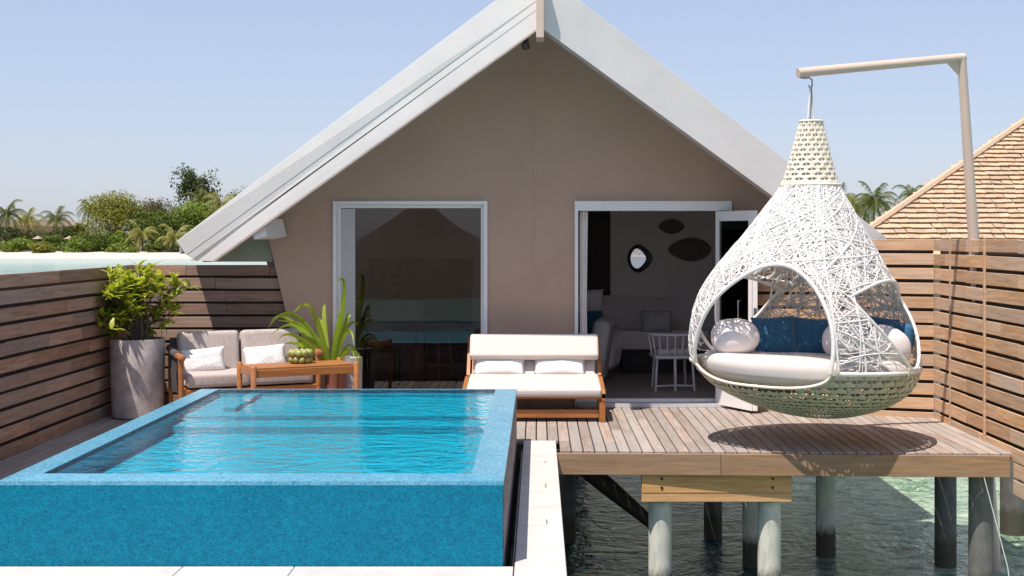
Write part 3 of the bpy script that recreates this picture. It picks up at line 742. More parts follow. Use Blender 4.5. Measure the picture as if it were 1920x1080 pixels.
# dining table and chairs behind the fixed window
dt = thing('dining_table', (-1.35, 16.2, .04), 'dark round dining table standing behind the fixed window', 'table')
mb = MB(); mb.lathe([(.0, .70), (.52, .70), (.55, .72), (.55, .74), (0, .745)], n=40); mb.build('table_top', M['teak'], dt, smooth=40)
for a in range(4): MB().tube([(.3*math.cos(a*1.57+.4), .3*math.sin(a*1.57+.4), 0), (.2*math.cos(a*1.57+.4), .2*math.sin(a*1.57+.4), .70)], .022, 8).build('leg', M['teak'], dt, smooth=50)
for (cx_, cy_, rz0, lb) in ((-2.0, 16.35, R(-75), 'dark dining chair left of the round table indoors'), (-.72, 16.4, R(80), 'dark dining chair right of the round table indoors')):
    c = thing('dining_chair', (cx_, cy_, .04), lb, 'chair', rz0)
    rbox('seat', (0, 0, .44), (.46, .44, .06), M['dark_in'], c, .02); rbox('backrest', (0, -.22, .66), (.46, .04, .36), M['dark_in'], c, .015)
    for sx in (-.2, .2):
        for sy in (-.19, .19): MB().tube([(sx, sy, 0), (sx, sy, .42)], .016, 8).build('leg', M['dark_in'], c, smooth=50)
cab = thing('kitchen_cabinet', (-2.1, 18.1, .04), 'dim cabinet with a coffee machine recess behind the fixed window', 'cabinet')
MB().box((0, 0, .5), (.9, .5, 1.0)).build('body', M['in_wall'], cab, bevel=.004); MB().box((0, -.02, 1.012), (.94, .56, .03)).build('worktop', M['black'], cab)
cm = thing('coffee_machine', (-2.05, 18.0, 1.075), 'black coffee machine on the cabinet behind the fixed window', 'coffee machine')
mb = MB(); mb.box((0, .05, .14), (.18, .16, .28)); mb.box((0, -.06, .245), (.16, .14, .07)); mb.box((0, -.06, .015), (.16, .14, .03)); mb.build('body', M['black'], cm, bevel=.012, seg=2)

# villa across the water behind the viewer (seen only mirrored in the window)
vb = thing('thatched_villa', (-7.3, -50, WZ), 'thatched overwater villa across the lagoon mirrored in the window', 'house')
mb = MB(); mb.lathe([(12, -.6), (8.5, 1.3), (6.0, 2.1), (3.9, 3.0), (2.2, 4.1), (.9, 5.0), (.05, 5.3)], n=28); mb.build('roof', M['thatch'], vb, smooth=40)
MB().box((0, 0, 1.0), (8, 8, 1.5)).build('wall', M['wall'], vb)
for a in range(6): MB().tube([(4*math.cos(a*1.05), 4*math.sin(a*1.05), -1.5), (4*math.cos(a*1.05), 4*math.sin(a*1.05), .3)], .15, 8).build('pile', M['pile'], vb)

# ------------------------------------------------------------------ neighbouring villa with shingled roof
nv = thing('shingled_villa', (9.5, 22, 0), 'neighbouring villa with a steep golden shingle hip roof', 'house')
E0 = Vector((4.55, 20.2, 1.52)); uu = Vector((1, -.06, 0)).normalized(); tp = .576   # eave corner, eave direction, rise per metre
hor = Vector((.06, 1, 0)).normalized(); vv = (hor+Vector((0, 0, tp))).normalized(); nn = uu.cross(vv).normalized()
EL, RUN = 11.0, 5.5
apexL = E0+uu*RUN+hor*RUN+Vector((0, 0, RUN*tp)); E1 = E0+uu*EL; E2 = E0+Vector((.60, .80, 0))*EL; E3 = E1+hor*EL
mb = MB(); mb.add([E0-nn*.03, E1-nn*.03, apexL-nn*.03, E3, E2], [(0, 1, 2), (1, 3, 2), (3, 4, 2), (4, 0, 2)]); keep(mb.build('roof', M['backing']), nv)
mb = MB(); c_ = E0+uu*EL/2+hor*EL/2; mb.box((c_.x, c_.y, .55), (9.6, 9.6, 2.3), Matrix.Rotation(math.atan2(uu.y, uu.x), 3, 'Z')); keep(mb.build('wall', M['wall']), nv)
for a in (-4, 0, 4):
    for b in (-4, 4): keep(MB().tube([(c_.x+a, c_.y+b, -3), (c_.x+a, c_.y+b, -.6)], .15, 12).build('pile', M['pile_dark']), nv)
ex = .172; SW = .17; shl = .29
smesh = []
for k in range(4):
    w = SW*(.93+.03*k); mb = MB(); mb.add([(0, -w/2, .0), (0, w/2, .0), (shl, w/2, -.004), (shl, -w/2, -.004), (0, -w/2, .028), (0, w/2, .028), (shl, w/2, .004), (shl, -w/2, .004)],
        [(0, 1, 2, 3), (7, 6, 5, 4), (0, 4, 5, 1), (1, 5, 6, 2), (2, 6, 7, 3), (3, 7, 4, 0)])
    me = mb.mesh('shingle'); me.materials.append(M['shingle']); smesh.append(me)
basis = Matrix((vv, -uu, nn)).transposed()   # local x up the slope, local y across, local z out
cnt = 0; rest = MB(); nrows = int(math.hypot(RUN, RUN*tp)/ex)
cands = []
for r_ in range(nrows):
    s_ = r_*ex; run = s_/math.hypot(1, tp); a0 = run+.04; a1 = EL-run-.04; u_ = a0+random.uniform(0, SW*.6)
    while u_ < a1:
        p = E0+uu*u_+vv*(s_+random.uniform(-.012, .012)); cands.append((p, random.randrange(4), random.uniform(-.03, .03), random.uniform(.01, .05))); u_ += SW*random.uniform(.9, 1.08)
for p, k, yaw, tilt in cands:
    sx = 1010+p.x*2400/p.y; sy = 443-(p.z-H)*2400/p.y
    m3 = basis @ Euler((random.uniform(-.05, .05), tilt+.045, yaw)).to_matrix()
    if sx < 1935 and 225 < sy < 452 and cnt < 300:
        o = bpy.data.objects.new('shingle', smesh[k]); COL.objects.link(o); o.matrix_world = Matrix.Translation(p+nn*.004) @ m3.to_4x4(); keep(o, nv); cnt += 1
    else:
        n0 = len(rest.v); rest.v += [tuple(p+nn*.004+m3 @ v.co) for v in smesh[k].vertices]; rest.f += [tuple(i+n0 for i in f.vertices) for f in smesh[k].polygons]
print('shingles', cnt, len(cands))
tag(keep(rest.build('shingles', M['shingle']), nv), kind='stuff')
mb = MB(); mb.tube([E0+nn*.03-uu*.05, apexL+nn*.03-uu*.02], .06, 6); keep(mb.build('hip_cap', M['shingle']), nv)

# ------------------------------------------------------------------ crane for the hanging chair
cr = thing('hanging_post', (4.33, 12.35, 0), 'cream painted steel gallows post rising behind the right fence', 'post')
def wP(px, py, Y): return PT(px, py, Y)
top = wP(1803, 108, 12.25); bot = wP(1827, 470, 12.42); low = Vector((4.36, 12.5, -3.0))
armend = Vector((2.46, 11.87, 3.44))
low = bot+(bot-top).normalized()*((bot.z+3)/((top-bot).normalized().z))
mb = MB(); mb.tube([low, bot, top], [.055, .053, .042], 16); keep(mb.build('upright', M['crane'], smooth=50), cr)
d_ = (top-armend).normalized()
mb = MB(); mb.tube([armend-d_*.06, top+d_*.03], [.045, .042], 16); keep(mb.build('arm', M['crane'], smooth=50), cr)
g1 = top-d_*.20; g2 = top+(bot-top).normalized()*.22
mb = MB(); slab(mb, [top, g1, g2], .012); keep(mb.build('gusset', M['crane']), cr)
HK = Vector((2.53, 11.90, 3.385))
mb = MB(); mb.tube([armend-d_*.04+Vector((0, 0, -.045)), armend+Vector((.02, 0, -.055)), HK+Vector((-.02, 0, .01)), HK+Vector((.012, 0, -.01)), HK+Vector((.012, 0, -.07)), HK+Vector((-.005, 0, -.09)), HK+Vector((-.02, 0, -.06))], .008, 8)
keep(mb.build('hook', M['metal'], smooth=60), cr)

# ------------------------------------------------------------------ hanging chair
CC = Vector((2.49, 11.87, 0))
chair = thing('hanging_chair', (2.49, 11.87, .26), 'large white woven teardrop nest chair hanging over the deck', 'hanging chair')
PR = [(.245, .0), (.26, .22), (.30, .42), (.38, .66), (.50, .87), (.62, .98), (.74, 1.04), (.835, 1.052), (1.13, 1.01), (1.4275, .90), (1.66, .75), (1.925, .565), (2.165, .405), (2.385, .268), (2.985, .100)]
def Rz(z):
    if z <= PR[0][0]: return PR[0][1]
    for i in range(len(PR)-1):
        (a, ra), (b, rb) = PR[i], PR[i+1]
        if z <= b:
            t = (z-a)/(b-a); r0 = PR[max(i-1, 0)]; r3 = PR[min(i+2, len(PR)-1)]
            m1 = (rb-r0[1])/(b-r0[0])*(b-a) if i > 0 else (rb-ra)*1.3; m2 = (r3[1]-ra)/(r3[0]-a)*(b-a)
            t2, t3 = t*t, t*t*t
            return max(0, (2*t3-3*t2+1)*ra+(t3-2*t2+t)*m1+(-2*t3+3*t2)*rb+(t3-t2)*m2)
    return PR[-1][1]
def Tf(x, y, z):
    """chair frame (upright, centred) to world: small lean plus the tipped bowl"""
    k = min(1, max(0, (1.9-z)/1.1)); z2 = z-.032*x*k
    K = ((.25, .11), (.5, .03), (.74, -.025), (.9, -.038), (1.335, -.063), (1.66, -.058), (1.985, -.015), (2.385, .028), (3.0, .037), (3.3, .037))
    x2 = x+.062
    for (za, xa), (zb, xb) in zip(K[:-1], K[1:]):
        if za <= z <= zb: t_ = (z-za)/(zb-za); x2 = x+xa+(xb-xa)*t_
    if z < .25: x2 = x+.11
    return Vector((CC.x+x2, CC.y+y, z2))
YS = .86
def S(phi, z, off=0):
    r = Rz(z)+off; return Tf(r*math.sin(phi), -r*math.cos(phi)*YS, z)
RIM = .74
def wrap(a): return (a+math.pi) % (2*math.pi)-math.pi
MC = R(-39)
def in_main(phi, z):
    t = (z-RIM)/.93
    if t < 0 or t >= 1: return t < 0 and z > .5
    return abs(wrap(phi-MC-R(13)*t)) < R(42)*(1-t**2.3)**.5
def win_half(z): return R(39)*min(1, max(0, (z-.74)/.66))**.8
def in_win(phi, z, c, top=1.53):
    u = abs(wrap(phi-c)); 
    if z < .76: return False
    return u < win_half(z) and z < top-.13*(u/R(38))**2
WC = [R(56), R(-139)]
def opening(phi, z): return in_main(phi, z) or any(in_win(phi, z, c) for c in WC)
random.seed(21)
mb = MB()
for k in range(2250):
    z = .76+(2.40-.76)*random.random()**1.05; phi = random.uniform(-math.pi, math.pi)
    ang = random.choice((random.gauss(math.pi/2, .55), random.uniform(0, math.pi), random.gauss(.5, .3), random.gauss(2.6, .3)))
    Ls = random.uniform(.5, 1.7); off = random.uniform(-.016, .012); rr = random.choice((.0034, .0040, .0048, .0064)); run = []
    if math.cos(phi) < -.1 and random.random() < .5: continue
    curv = random.uniform(-1.1, 1.1)
    for i in range(int(Ls/.055)):
        r = max(Rz(z), .1)
        if .75 < z < 2.40 and not opening(phi, z): run.append(S(phi, z, off))
        else:
            if len(run) > 2: mb.tube(run, rr, 4, caps=False)
            run = []
            if not (.75 < z < 2.40): break
        slope = 1.0
        phi += math.cos(ang)*.055/r; z += math.sin(ang)*.055*.82; ang += curv*.055
    if len(run) > 2: mb.tube(run, rr, 4, caps=False)
for k in range(70):          # a few thicker canes across the shell
    z = random.uniform(.8, 2.3); phi = random.uniform(-math.pi, math.pi); ang = random.choice((random.gauss(1.2, .3), random.gauss(1.9, .3), random.uniform(0, 3))); run = []
    for i in range(30):
        r_ = max(Rz(z), .1)
        if not (.75 < z < 2.40) or opening(phi, z): break
        run.append(S(phi, z, .008)); phi += math.cos(ang)*.055/r_; z += math.sin(ang)*.055*.82
    if len(run) > 3: mb.tube(run, .0095, 5, caps=False)
tag(keep(mb.build('woven_shell', M['weave'], smooth=180), chair), kind='stuff')
# ribs and arches
def arch_pts(fn, a0, a1, n):
    return [fn(a0+(a1-a0)*i/n) for i in range(n+1)]
def main_edge(t):   # t -1..1 across
    s_ = abs(t); z = RIM+.93*(1-min(1, s_)**2)**(1/2.3) if s_ < 1 else RIM
    return S(MC+R(13)*(z-RIM)/.93+R(41)*t, z, .004)
for off_, r_, m_ in ((0, .016, 'weave'),):
    tt = [math.sin(math.pi/2*(-1+2*i/40)) for i in range(41)]
    mb = MB(); mb.tube([main_edge(t) for t in tt], .019, 8); keep(mb.build('arch_rim', M['weave'], smooth=60), chair)
for c in WC:
    P = []
    for i in range(17): u = -R(38.5)+2*R(38.5)*i/16; P.append(S(c+u, 1.53-.13*(u/R(38))**2, .004))
    for i in range(1, 12): z = 1.37-(1.37-.77)*i/11; P.append(S(c+win_half(z), z, .004))
    for i in range(0, 11): z = .77+(1.37-.77)*i/11; P.append(S(c-win_half(z), z, .004))
    mb = MB(); mb.tube(P, .015, 8, closed=True); keep(mb.build('window_rim', M['weave'], smooth=60), chair)
mb = MB(); mb.tube([S(WC[1]-R(2)+R(12)*t, .78+.74*t, .0) for t in [i/10 for i in range(11)]], .012, 8); keep(mb.build('window_strut', M['weave'], smooth=60), chair)
for ph in (R(6), R(20), R(90), R(123), R(160), R(-172), R(-100)):
    zs = [.74+(2.42-.74)*i/22 for i in range(23)]; zs = [z for z in zs if not opening(ph, z)]
    if len(zs) > 3: mb = MB(); mb.tube([S(ph, z, .0) for z in zs], .011, 8); keep(mb.build('rib', M['weave'], smooth=60), chair)
for z, rr, m_, nm in ((RIM, .020, 'weave', 'rim_ring'), (2.395, .014, 'crown', 'collar'), (2.985, .012, 'crown', 'top_ring')):
    ph = [R(a) for a in range(0, 360, 6)]
    if nm == 'rim_ring':
        run = [R(4+a) for a in range(0, 279, 6)]; mb = MB(); mb.tube([S(p, z, .006) for p in run], rr, 8)
    else: mb = MB(); mb.tube([S(p, z, .004) for p in ph], rr, 8, closed=True)
    keep(mb.build(nm, M[m_], smooth=60), chair)
def basket(z0, z1, rows, ribs, bw, mat, name, zrim=None, amp=.010, arc=False):
    """flat strips woven over and under ribs between two heights of the profile"""
    mb = MB(); n = ribs*4
    # arc length parameter so rows stay even on the flat underside
    zs = [z0+(z1-z0)*i/200 for i in range(201)]; acc = [0]
    for a, b in zip(zs[:-1], zs[1:]): acc.append(acc[-1]+math.hypot(b-a, Rz(b)-Rz(a)))
    tot = acc[-1]
    def zat(s_):
        s_ = min(max(s_, 0), tot)
        for i in range(200):
            if acc[i+1] >= s_: return zs[i]+(zs[i+1]-zs[i])*(s_-acc[i])/max(1e-9, acc[i+1]-acc[i])
        return zs[-1]
    pitch = tot/rows; hw = pitch*bw/2
    for r_ in range(rows):
        base = len(mb.v); ok = []
        for i in range(n):
            ph = 2*math.pi*i/n; w = math.sin(ph*ribs/2+math.pi*(r_ % 2)); s_ = (r_+.5)*pitch+w*pitch*.17
            za, zb = zat(s_-hw), zat(s_+hw); o_ = amp*w; pk = hw*(.75+.25*abs(w)); za, zb = zat(s_-pk), zat(s_+pk)
            mb.v += [tuple(S(ph, za, o_)), tuple(S(ph, (za+zb)/2, o_+.004)), tuple(S(ph, zb, o_)), tuple(S(ph, (za+zb)/2, o_-.006))]
            ok.append(zrim is None or zb < zrim(ph))
        for i in range(n):
            j = (i+1) % n
            if not (ok[i] and ok[j]): continue
            for q in range(4):
                mb.f.append((base+4*i+q, base+4*j+q, base+4*j+(q+1) % 4, base+4*i+(q+1) % 4))
    for k in range(ribs):
        ph = 2*math.pi*(k+.5)/ribs; Z = [zat(tot*i/24) for i in range(25)]
        if zrim: Z = [z for z in Z if z < zrim(ph)]
        Z = [z for z in Z if Rz(z) > .03]
        if len(Z) > 2: mb.tube([S(ph, z, -.002) for z in Z], .0055, 4, caps=False)
    return tag(keep(mb.build(name, mat, smooth=70), chair), kind='stuff')
def zrim(ph):
    t = abs(wrap(ph-MC))/R(41)
    if t >= 1: return RIM+.001
    return RIM-.155*(1-t**3.2)**.5
basket(.255, RIM, 14, 84, .82, M['bowl'], 'woven_bowl', zrim)
basket(2.40, 2.985, 13, 26, .74, M['crown'], 'woven_crown', amp=.007)
mb = MB(); tt = [math.sin(math.pi/2*(-1+2*i/44)) for i in range(45)]
mb.tube([S(MC+R(41)*t, zrim(MC+R(41)*t*.9999), .010) for t in tt], .015, 8); keep(mb.build('bowl_edge', M['crown'], smooth=60), chair)
for ph in (R(5), R(48), R(-79), R(98)):
    mb = MB()
    for dz in (-.02, 0, .02): mb.tube([S(ph+R(dz*40), RIM-.05, .02), S(ph+R(dz*40), RIM, .035), S(ph+R(dz*40), RIM+.05, .02)], .006, 6)
    keep(mb.build('lashing', M['crown'], smooth=60), chair)
# mattress in the bowl
mb = MB(); n = 64; mr_ = 20
for i in range(mr_+1):
    v = -1+2*i/mr_; rr_ = (1-abs(v)**2.6)**(1/2.2) if abs(v) < 1 else 0
    for j in range(n):
        a = 2*math.pi*j/n; z = .71+.125*v
        rad = (.80+.15*rr_) if abs(v) < .999 else .78
        lim = .965*(1 if v > -.2 else 1-.14*(-v-.2))
        rad = min(rad, lim); mb.v.append(tuple(Tf(rad*math.sin(a), -rad*math.cos(a)*YS, z+(0.006*noise.noise(Vector((math.sin(a)*3, math.cos(a)*3, v)))))))
for i in range(mr_):
    for j in range(n): mb.f.append((i*n+j, i*n+(j+1) % n, (i+1)*n+(j+1) % n, (i+1)*n+j))
mb.f.append(tuple(range(n))[::-1]); mb.f.append(tuple(mr_*n+j for j in range(n)))
keep(mb.build('seat_mattress', M['cream'], smooth=60), chair)
# ropes from the hook
mb = MB(); t0 = Tf(0, 0, 2.985)
for s_, q in ((-1, 0), (1, 1.5)):
    a = HK+Vector((0, 0, -.08)); b = t0+Vector((s_*.035, 0, -.06)); P = []; Q = []
    for i in range(60):
        u = i/59; c = a.lerp(b, u); w = u*60+q; P.append(c+Vector((math.cos(w)*.006, math.sin(w)*.006, 0))); Q.append(c-Vector((math.cos(w)*.006, math.sin(w)*.006, 0)))
    mb.tube(P, .007, 6); mb.tube(Q, .007, 6)
keep(mb.build('rope', M['weave'], smooth=60), chair)
mb = MB(); mb.tube([HK+Vector((.005, -.02, -.06)), t0+Vector((-.01, -.02, .0))], .004, 6); keep(mb.build('safety_cable', M['black'], smooth=60), chair)
# pillows in the chair
def pebble(c, w, d, h, label, rot=(0, 0, 0)):
    mb = MB(); n, m_ = 32, 18
    for i in range(m_+1):
        th = math.pi*i/m_; sr = math.sin(th)**.8
        for j in range(n):
            a = 2*math.pi*j/n; q = 1+.05*noise.noise(Vector((math.cos(a), math.sin(a), th)))
            mb.v.append((w/2*sr*math.cos(a)*q, d/2*sr*math.sin(a)*q, -h/2*math.cos(th)*q))
    for i in range(m_):
        for j in range(n): mb.f.append((i*n+j, i*n+(j+1) % n, (i+1)*n+(j+1) % n, (i+1)*n+j))
    me = mb.mesh('pebble', smooth=180); return tag(link('round_pillow', me, M['pebble'], None, c, rot), label, 'pillow')
pebble((1.80, 11.75, .995), .45, .30, .34, 'pale pink pebble shaped pillow at the left of the hanging chair')
pebble((2.80, 11.72, .96), .42, .28, .34, 'pale pink pebble pillow half hidden behind the chair arch')
pebble((3.16, 11.60, .93), .44, .30, .34, 'white rounded pillow leaning behind the right side weave', (0, R(25), 0))
for (x_, y_, z_, w_, h_, rt, lb) in ((2.21, 11.98, .985, .42, .38, (R(-14), R(-3), R(4)), 'dark blue square cushion nearest the round pillow in the hanging chair'),
                                   (2.57, 12.02, .975, .40, .37, (R(-14), R(3), R(-6)), 'dark blue cushion in the middle of the hanging chair'),
                                   (3.18, 12.02, 1.0, .36, .34, (R(-12), R(8), R(-25)), 'dark blue cushion seen through the right chair window'),
                                   (3.34, 11.88, .97, .34, .32, (R(-10), R(4), R(-55)), 'small dark blue cushion at the far right inside the hanging chair')):
    tag(link('square_pillow', cushion_mesh(w_, h_, .17, seed=x_), M['blue'], None, (x_, y_, z_), rt), lb, 'pillow')

# ------------------------------------------------------------------ double lounger
lg = thing('double_lounger', (-.05, 13.2, 0), 'double teak lounger with cream cushions against the villa wall', 'lounger')
def lb(nm, mb, m='teak', bev=.004): return keep(mb.build(nm, M[m], bevel=bev), lg)
LX0, LX1, LY0, LY1 = -.795, .69, 13.19, 14.36
lb('front_rail', MB().box(((LX0+LX1)/2, LY0+.02, .272), (LX1-LX0, .04, .055)))
lb('seat_frame', MB().box(((LX0+LX1)/2, 13.6, .262), (LX1-LX0-.08, .72, .03)))
for sx in (LX0, LX1):
    s_ = 1 if sx > 0 else -1
    xi = sx-s_*.02
    mb = MB(); mb.prism([(LY0, .22), (LY0, .30), (13.24, .335), (13.86, .405), (13.92, .34), (14.25, .30), (14.25, .25)], 'x', xi-.02, xi+.02); lb('side_rail', mb)
    lb('leg', MB().box((xi-s_*.012, LY0+.035, .11), (.062, .055, .222))); lb('leg', MB().box((xi, 14.2, .13), (.05, .05, .25)))
    mb = MB(); mb.prism([(13.98, .40), (14.03, .39), (14.37, .76), (14.33, .79)], 'x', xi-s_*.005-.02, xi-s_*.005+.02); lb('back_upright', mb)
lb('lower_stretcher', MB().box(((LX0+LX1)/2, LY0+.06, .085), (LX1-LX0-.13, .025, .085)))
lb('back_slats', MB().box(((LX0+LX1)/2, 14.2, .55), (LX1-LX0-.12, .02, .42), Euler((R(-42), 0, 0)).to_matrix()), bev=.002)
def lc(nm, c, d, rx, m='cream', bev=.035):
    o = rbox(nm, (0, 0, 0), d, M[m], None, bev, 4); o.location = c; o.rotation_euler = (rx, 0, 0)
    me = o.data
    for v in me.vertices:       # slight sag and crown so the cushion is not a perfect box
        v.co.z += .006*noise.noise(Vector((v.co.x*3, v.co.y*4, v.co.z*2)))
    return keep(o, lg)
lc('seat_cushion', (-.05, 13.575, .345), (1.40, .82, .09), R(5))
lc('back_cushion', (-.05, 14.10, .50), (1.34, .09, .42), R(-38))
lc('head_bolster', (-.05, 14.06, .705), (1.41, .10, .30), R(-38))
for x_, lb_ in ((-.43, 'white thin lumbar pillow on the left half of the lounger'), (.23, 'white thin lumbar pillow on the right half of the lounger')):
    tag(link('lumbar_pillow', cushion_mesh(.57, .21, .10, seed=x_), M['whitefab'], None, (x_, 13.98, .50), (R(-33), 0, 0)), lb_, 'pillow')

# ------------------------------------------------------------------ sofa (built facing -y, turned)
so = thing('outdoor_sofa', (-3.15, 13.72, 0), 'two seat grey outdoor sofa with rope wrapped sides and teak arms', 'sofa', R(25))
SWd = 1.36
for sx in (-.335, .335):
    o = rbox('seat_cushion', (sx, -.02, .425), (.655, .64, .14), M['sofa'], so, .04, 4)
    o = rbox('back_cushion', (sx, .27, .665), (.645, .17, .46), M['sofa'], so, .055, 4, (R(-9), 0, 0))
MB().box((0, -.01, .31), (1.40, .64, .06)).build('seat_frame', M['teak'], so, bevel=.008)
rbox('rope_back', (0, .375, .55), (1.44, .03, .56), M['rope'], so, .012, 2, (R(-9), 0, 0))
for s_ in (-1, 1):
    xx = s_*.72
    MB().tube([(xx, -.33, 0), (xx, -.315, .66)], [.024, .032], 12).build('leg', M['teak'], so, smooth=50)
    MB().tube([(xx, .33, 0), (xx, .34, .72)], [.024, .028], 12).build('leg', M['teak'], so, smooth=50)
    mb = MB(); mb.tube([(xx, -.395, .672), (xx, -.39, .672), (xx, -.10, .678), ], [.03, .036, .034], 14); mb.build('armrest', M['teak'], so, smooth=50)
    mb = MB(); mb.tube([(xx, -.12, .678), (xx, .14, .688), (xx, .40, .72)], [.042, .042, .04], 14); mb.build('rope_wrap', M['rope'], so, smooth=50)
    # woven side: separate vertical cords
    mb = MB()
    for i in range(16): y_ = -.08+.42*i/15; mb.tube([(xx, y_, .29), (xx+s_*.012, y_, .48), (xx, y_, .68)], .013, 6)
    mb.build('rope_side', M['rope'], so, smooth=50)
def at_sofa(x, y, z): 
    v = Matrix.Rotation(R(25), 3, 'Z') @ Vector((x, y, 0)); return (-3.15+v.x, 13.72+v.y, z)
for x_, z_, rz0, lb_ in ((-.43, .60, R(25-6), 'white chevron cushion on the left seat of the grey sofa'), (.24, .605, R(25+3), 'white chevron cushion on the right seat of the grey sofa')):
    o = link('chevron_cushion', cushion_mesh(.47, .27, .13, seed=x_*3), M['chevron'], None, at_sofa(x_, .085, z_), (R(-20), R(-4 if x_ < 0 else -3), rz0)); tag(o, lb_, 'cushion')

# ------------------------------------------------------------------ coffee table
ct = thing('coffee_table', (-2.45, 13.03, 0), 'low rectangular teak coffee table in front of the sofa', 'table', R(28))
TW, TD, TH = 1.06, .52, .61
for sx in (-1, 1):
    for sy in (-1, 1):
        MB().tube([(sx*TW/2, sy*TD/2, 0), (sx*TW/2, sy*TD/2, TH+.025), (sx*TW/2, sy*TD/2, TH+.033)], [.020, .030, .022], 14).build('leg', M['teak'], ct, smooth=50)
for i in range(5): MB().box((0, -TD/2+.03+(TD-.06)*(i+.5)/5, TH+.0), (TW-.02, (TD-.06)/5-.003, .02)).build('top_board', M['teak'], ct, bevel=.002)
for sy in (-1, 1): MB().box((0, sy*(TD/2-.005), TH-.045), (TW-.05, .022, .075)).build('apron', M['teak'], ct, bevel=.003)
for sx in (-1, 1): MB().box((sx*(TW/2-.005), 0, TH-.045), (.022, TD-.05, .075)).build('apron', M['teak'], ct, bevel=.003)
MB().box((0, 0, .18), (TW-.05, .03, .03)).build('stretcher', M['teak'], ct, bevel=.003)
bw_ = thing('bobbled_bowl', (-2.44, 13.12, TH+.012), 'olive green bobbled ceramic bowl on the teak coffee table', 'bowl')
mb = MB()
def ball(mb, c, r, n=12, m_=8, sq=1):
    b = len(mb.v)
    for i in range(m_+1):
        th = math.pi*i/m_
        for j in range(n): a = 2*math.pi*j/n; mb.v.append((c[0]+r*math.sin(th)*math.cos(a), c[1]+r*math.sin(th)*math.sin(a), c[2]-r*sq*math.cos(th)))
    for i in range(m_):
        for j in range(n): mb.f.append((b+i*n+j, b+i*n+(j+1) % n, b+(i+1)*n+(j+1) % n, b+(i+1)*n+j))
for k, (zz, rr_) in enumerate(((.036, .034), (.103, .040))):
    for i in range(10): a = 2*math.pi*(i+.5*k)/10; b_ = MB(); ball(b_, (.095*math.cos(a), .095*math.sin(a), zz), rr_); b_.build('knob', M['olive'], bw_, smooth=180)
MB().lathe([(.085, .0), (.09, .13), (.08, .135), (.075, .02)], n=24).build('body', M['olive'], bw_, smooth=40)

# ------------------------------------------------------------------ planters
pt = thing('shrub_planter', (-4.26, 13.60, 0), 'tall grey concrete cylinder planter beside the left fence', 'planter')
MB().lathe([(.235, 0), (.262, .02), (.275, .40), (.282, .82), (.276, .835), (.255, .835), (.25, .76)], n=48, cap=False).build('pot', M['concrete'], pt, smooth=50)
MB().lathe([(0, .77), (.252, .775)], n=32, cap=False).build('soil', M['soil'], pt)
sh = thing('leafy_shrub', (-4.24, 13.56, .77), 'bushy light green shrub growing in the grey planter', 'shrub')
random.seed(5)
def leaf_mesh(l, w, curl=.15, seg=3):
    mb = MB()
    for i in range(seg+1):
        u = i/seg; ww = w/2*math.sin(math.pi*min(.98, .06+u*.92))**.8; z = -curl*l*u*u
        mb.v += [(u*l, -ww, z+ww*.25), (u*l, 0, z), (u*l, ww, z+ww*.25)]
    for i in range(seg):
        a = 3*i; mb.f += [(a, a+3, a+4, a+1), (a+1, a+4, a+5, a+2)]
    return mb.mesh('leaf', smooth=180)
lms = [leaf_mesh(.095+.018*k, .046+.007*k, .1+.1*k) for k in range(3)]
for me in lms: me.materials.append(M['leaf_shrub'])
stems = MB(); tips = []
root0 = Vector((0, 0, 0))
for k in range(24):
    a = random.uniform(0, 6.28); rr_ = random.uniform(.05, .40); top_ = Vector((rr_*math.cos(a)*1.12, rr_*math.sin(a), random.uniform(.26, .76)-rr_*.25))
    mid = top_*.5+Vector((-.06*math.cos(a), -.06*math.sin(a), .04)); stems.tube([Vector((.05*math.cos(a), .05*math.sin(a), -.02)), mid, top_], [.011, .008, .004], 6)
    for q in range(11):
        d = Vector((random.gauss(0, 1), random.gauss(0, 1), random.gauss(.35, .8))).normalized(); e_ = top_+d*random.uniform(.05, .20)
        if e_.x < -.33: e_.x = -.33+random.uniform(0, .05)
        stems.tube([mid.lerp(top_, random.uniform(.2, 1)), e_], [.005, .003], 4, caps=False); tips.append((e_, d))
stems.build('stem', M['bark'], sh, smooth=60)
lc_ = 0; fol = MB()
random.shuffle(tips)
for e_, d in tips:
    for q in range(6):
        az = q*2.4+random.uniform(-.4, .4); el = random.uniform(.0, .9)
        tdir = (Vector((math.cos(az)*math.cos(el), math.sin(az)*math.cos(el), math.sin(el)))+d*.7).normalized()
        p = e_+d*random.uniform(-.05, .02)
        rot = tdir.to_track_quat('X', 'Z')
        me = random.choice(lms); s_ = random.uniform(.7, 1.05)
        if lc_ < 280 and e_.y < .1:
            o = bpy.data.objects.new('leaf', me); COL.objects.link(o); o.parent = sh; o.location = p; o.rotation_mode = 'QUATERNION'; o.rotation_quaternion = rot; o.scale = (s_,)*3; lc_ += 1
        else:
            n0 = len(fol.v); fol.v += [tuple(p+rot @ (v.co*s_)) for v in me.vertices]; fol.f += [tuple(i+n0 for i in f.vertices) for f in me.polygons]
tag(fol.build('foliage', M['leaf_shrub'], sh, smooth=180), kind='stuff')

